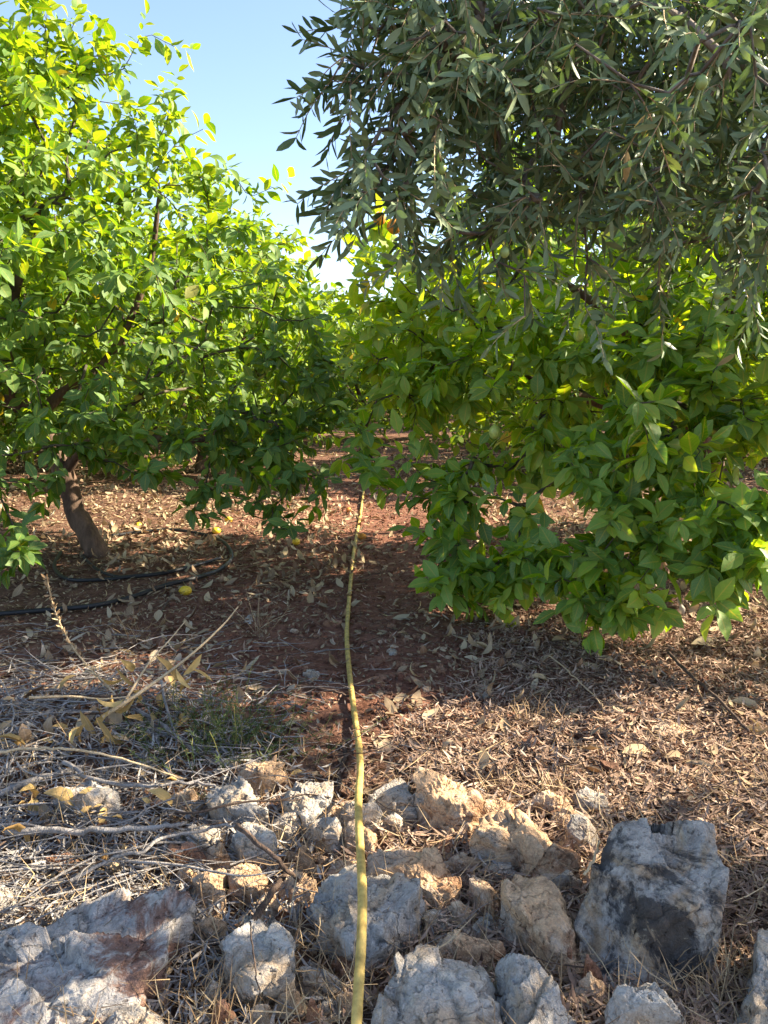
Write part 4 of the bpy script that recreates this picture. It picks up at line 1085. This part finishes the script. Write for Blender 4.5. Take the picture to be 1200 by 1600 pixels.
# dry grass tufts
def tuft(px, py, n, hgt, label, group, seed, mat='straw', spread=.03):
    rng = np.random.default_rng(seed); b = G(px, py, .01); pos = np.stack([rng.normal(0, spread, n), rng.normal(0, spread, n), np.zeros(n)], -1)
    d = np.stack([rng.normal(0, .5, n), rng.normal(0, .5, n), rng.uniform(.5, 1, n)], -1)
    V, Q, Tt, uv = leaves(pos, d, rng.normal(0, 1, (n, 3)), rng.uniform(.5, 1.1, n) * hgt, rng.uniform(.0015, .003, n), rng.normal(0, 1.0, n), np.zeros(n), 'olive', rng)
    o = quad_mesh('grass_tuft', V, Q, M[mat], None, tuple(b), tint=Tt, uv=uv); tag(o, label, "grass tuft", group)
TG = "dry grass tufts round the rocks"
tuft(865, 1245, 60, .09, "sunlit pale grass tuft beyond the wedge-shaped rock", TG, 1)
tuft(770, 1240, 40, .09, "thin dry grass tuft right of the lichen-crusted rock", TG, 2)
tuft(1120, 1560, 120, .12, "bushy dry grass tuft below the black-stained boulder", TG, 3, spread=.05)
tuft(330, 1600, 90, .12, "dry grass tuft at the bottom edge left of the angular whitish rock", TG, 4, spread=.05)
tuft(500, 1560, 110, .11, "tangled dry grass under the blue-grey boulder with the hose", TG, 5, spread=.06)
tuft(470, 1330, 70, .12, "fine dry grass left of the hose among the upper rocks", TG, 6, spread=.04)
tuft(410, 990, 26, .22, "sparse tall dry grass behind the green weed", TG, 7)
tuft(205, 1010, 30, .22, "dry bristly grass tuft behind the golden dead leaves", TG, 8)
tuft(830, 1130, 60, .12, "fine dry grass tuft in the sunlit litter band", TG, 9, spread=.05)
tuft(890, 1480, 50, .08, "small dry grass tuft squeezed between tan slab and stained boulder", TG, 10)
tuft(425, 1190, 30, .08, "small green and yellow grass tuft beside the weed", TG, 11, 'weed', .015)

# conspicuous single fallen leaves
LIFT = [.022]
def fallen(px, py, lpx, ang, mat, tint, label, seed, curl=.8):
    rng = np.random.default_rng(seed); b = G(px, py, .02); b[2] = float(ground_z(b[0], b[1])) + (LIFT[0] if not (px < 260 and py > 1190 and seed < 600) else .08)
    if px < 330 and py > 1080: lpx *= .78; curl = rng.uniform(1.0, 2.6); ang += rng.normal(0, .5)
    L = lpx * np.linalg.norm(b - np.array([0, 0, CAMH])) / F
    d = np.array([[math.cos(ang), math.sin(ang), .1]]); pos = -d * L * .5
    V, Q, Tt, uv = leaves(pos, d, np.array([[rng.normal(0, .3), -.3, 1.]]), np.array([L]), np.array([L * rng.uniform(.35, .55)]), np.array([curl]), np.array([rng.uniform(.2, 1.0)]), 'dry', rng, tint=np.array([tint]))
    o = quad_mesh('fallen_leaf', V, Q, M[mat], None, tuple(b), tint=Tt, uv=uv); tag(o, label, "fallen leaf", "single dead leaves lying on the litter"); LAST[0] = o
LAST = [None]
FLV = [(290,1112,60,.5,'gold_leaf',.8,"large golden dead leaf in front of the green weed"), (1000,1172,58,.1,'dry_leaf',.85,"pale yellow dead leaf in the sunlit litter band"),
       (1057,1178,40,.3,'dry_leaf',.12,"rust-brown dead leaf beside the pale yellow one"), (843,1057,40,.2,'dry_leaf',.8,"straw-coloured dead leaf alone in the shaded litter"),
       (950,1028,38,-.1,'dry_leaf',.7,"flat tan dead leaf, one of a close pair, nearer the hanging leaves"), (925,1035,36,-.5,'dry_leaf',.7,"narrow tan dead leaf, the other of the close pair"),
       (1110,1000,60,.2,'dry_leaf',.85,"crumpled cream dead leaf beneath the right tree's lowest leaves"), (1100,990,30,1.3,'dry_leaf',.1,"orange-brown curled leaf against the crumpled cream one"),
       (1180,1133,46,-.2,'dry_leaf',.8,"pale dead leaf at the right edge of the litter"), (1168,1095,44,-.6,'dry_leaf',.9,"yellowish dead leaf near the tip of the dark straight stick"),
       (1005,1290,50,.2,'dry_leaf',.7,"long tan dead leaf just beyond the black-stained boulder"), (738,1027,28,-.6,'dry_leaf',.9,"yellow-green dead leaf near the drooping foliage"),
       (880,995,40,.4,'dry_leaf',.6,"brown dead leaf under the centre of the drooping foliage"), (700,910+30,34,.1,'dry_leaf',.6,"tan dead leaf at the foot of the low leafy shoots"),
       (575,1247,36,.2,'dry_leaf',.15,"orange dead leaf against the hose above the rocks"), (465,1222,34,.9,'gold_leaf',.6,"golden leaf scrap by the sunlit cream rock"),
       (350,905,24,.1,'dry_leaf',.9,"cream dead leaf just right of the outer pipe"), (60,1275,60,.8,'gold_leaf',.6,"broad curled yellow leaf on the twig heap at the left"),
       (100,1290,64,-.4,'gold_leaf',.3,"crumpled golden leaf resting on the thick grey stick"), (150,1280,50,.4,'gold_leaf',.7,"folded golden leaf beside the cream rock in the twigs"),
       (255,1285,58,-.1,'gold_leaf',.5,"long rolled golden leaf pointing at the smooth blue-grey rock"), (35,1330,66,1.1,'gold_leaf',.2,"upright withered leaf at the left edge over the grey litter"),
       (25,1215,50,.2,'gold_leaf',.4,"pale yellow curled leaf below the weathered branch"), (120,1210,40,-.8,'gold_leaf',.9,"small yellow leaf between the two grey sticks"),
       (630,985,20,.3,'dry_leaf',.8,"small pale leaf on the red soil right of the hose"), (790,965,40,.2,'dry_leaf',.75,"tan leaf in shade under the drooping foliage's left lobe")]
for i, f in enumerate(FLV): fallen(*f, 500 + i)

rng = np.random.default_rng(91)
for i in range(46):
    px, py = rng.uniform(0, 340), rng.uniform(1085, 1370)
    LIFT[0] = rng.uniform(.02, .07)
    fallen(px, py, rng.uniform(20, 44), rng.uniform(-3.1, 3.1), 'gold_leaf' if rng.random() < .6 else 'dry_leaf', rng.random() * .9, "curled yellow dead leaf among the grey twigs on the left", 700 + i, rng.uniform(.3, 2.2))
    LAST[0]['group'] = "curled dead leaves in the twig heap"
for i in range(90):
    px, py = rng.uniform(270, 940), rng.uniform(1250, 1590); w_ = rng.uniform(13, 34) * (1.7 if i % 6 == 0 else 1)
    stone(px, py, w_, w_ * rng.uniform(.5, .9), ['rock_ochre', 'rock_pale', 'rock_grey', 'rock_ochre', 'stone_rust'][i % 5], "small chip of limestone lying between the larger rocks", "chips of stone between the rocks", 800 + i)

rng = np.random.default_rng(95)
for i in range(34):
    px, py = rng.uniform(0, 330), rng.uniform(1090, 1370); a = rng.normal(0, .5); ln = rng.uniform(.15, .42)
    b = G(px, py, .03); z0 = float(ground_z(b[0], b[1])); b[2] = z0 + rng.uniform(.015, .07)
    if rng.random() < .5: a += math.pi
    p = [b]; el = rng.normal(0, .12)
    for k in range(6):
        a += rng.normal(0, .28); el = el * .7 + rng.normal(0, .12)
        q = p[-1] + np.array([math.cos(a) * math.cos(el), math.sin(a) * math.cos(el), math.sin(el)]) * ln / 6
        q[2] = max(q[2], float(ground_z(q[0], q[1])) + .006); p.append(q)
    r = rng.uniform(.0018, .0048); T = Tubes(); T.add(spline(p, 4), np.linspace(r, r * .45, 25), 6, rng.random(), .15)
    for k in rng.integers(1, 6, 3):
        a2 = a + rng.choice([-1, 1]) * rng.uniform(.5, 1.0); q = [p[k]]
        for j in range(3): q.append(q[-1] + np.array([math.cos(a2), math.sin(a2), rng.normal(0, .2)]) * ln * .09)
        T.add(q, np.linspace(r * .5, r * .2, 4), 5, rng.random())
    c = p[0]; o = T.build('stick', M['grey_wood'] if i % 3 else M['brown_wood'], None, c)
    tag(o, "thin crooked side-branched twig in the heap of dry twigs on the left", "stick", "twigs of the dry heap")

# flat pieces packed between the big rocks
rng = np.random.default_rng(123)
cen = [(np.mean([q[0] for q in r[0]]), np.mean([q[1] for q in r[0]]), (max(q[0] for q in r[0]) - min(q[0] for q in r[0])) / 2, (max(q[1] for q in r[0]) - min(q[1] for q in r[0])) / 2) for r in R_]
cnt = 0; tries = 0
while cnt < 30 and tries < 4000:
    tries += 1
    px, py = rng.uniform(285, 935), rng.uniform(1265, 1600); wx = rng.uniform(24, 44); wy = wx * rng.uniform(.45, .8)
    if abs(px - 562) < 22: continue
    if any(((px - a) / (c + wx * .45)) ** 2 + ((py - b) / (d + wy * .45)) ** 2 < .95 for a, b, c, d in cen): continue
    n = rng.integers(5, 8); aa = np.arange(n) * 6.283 / n + rng.uniform(-.35, .35, n) + rng.uniform(0, 1)
    ol = [(px + wx * math.cos(q) * rng.uniform(.8, 1.2), py + wy * math.sin(q) * rng.uniform(.8, 1.2)) for q in np.sort(aa)]
    rock(ol, rng.uniform(.05, .10), ['rock_ochre', 'rock_pale', 'rock_ochre', 'rock_grey', 'stone_rust'][cnt % 5] if cnt % 7 else 'rock_ochre', "small angular piece of limestone packed into a gap between the larger rocks", "limestone pieces filling the gaps", rng.uniform(0, .3), 900 + cnt, plateau=.7)
    cen.append((px, py, wx, wy)); cnt += 1
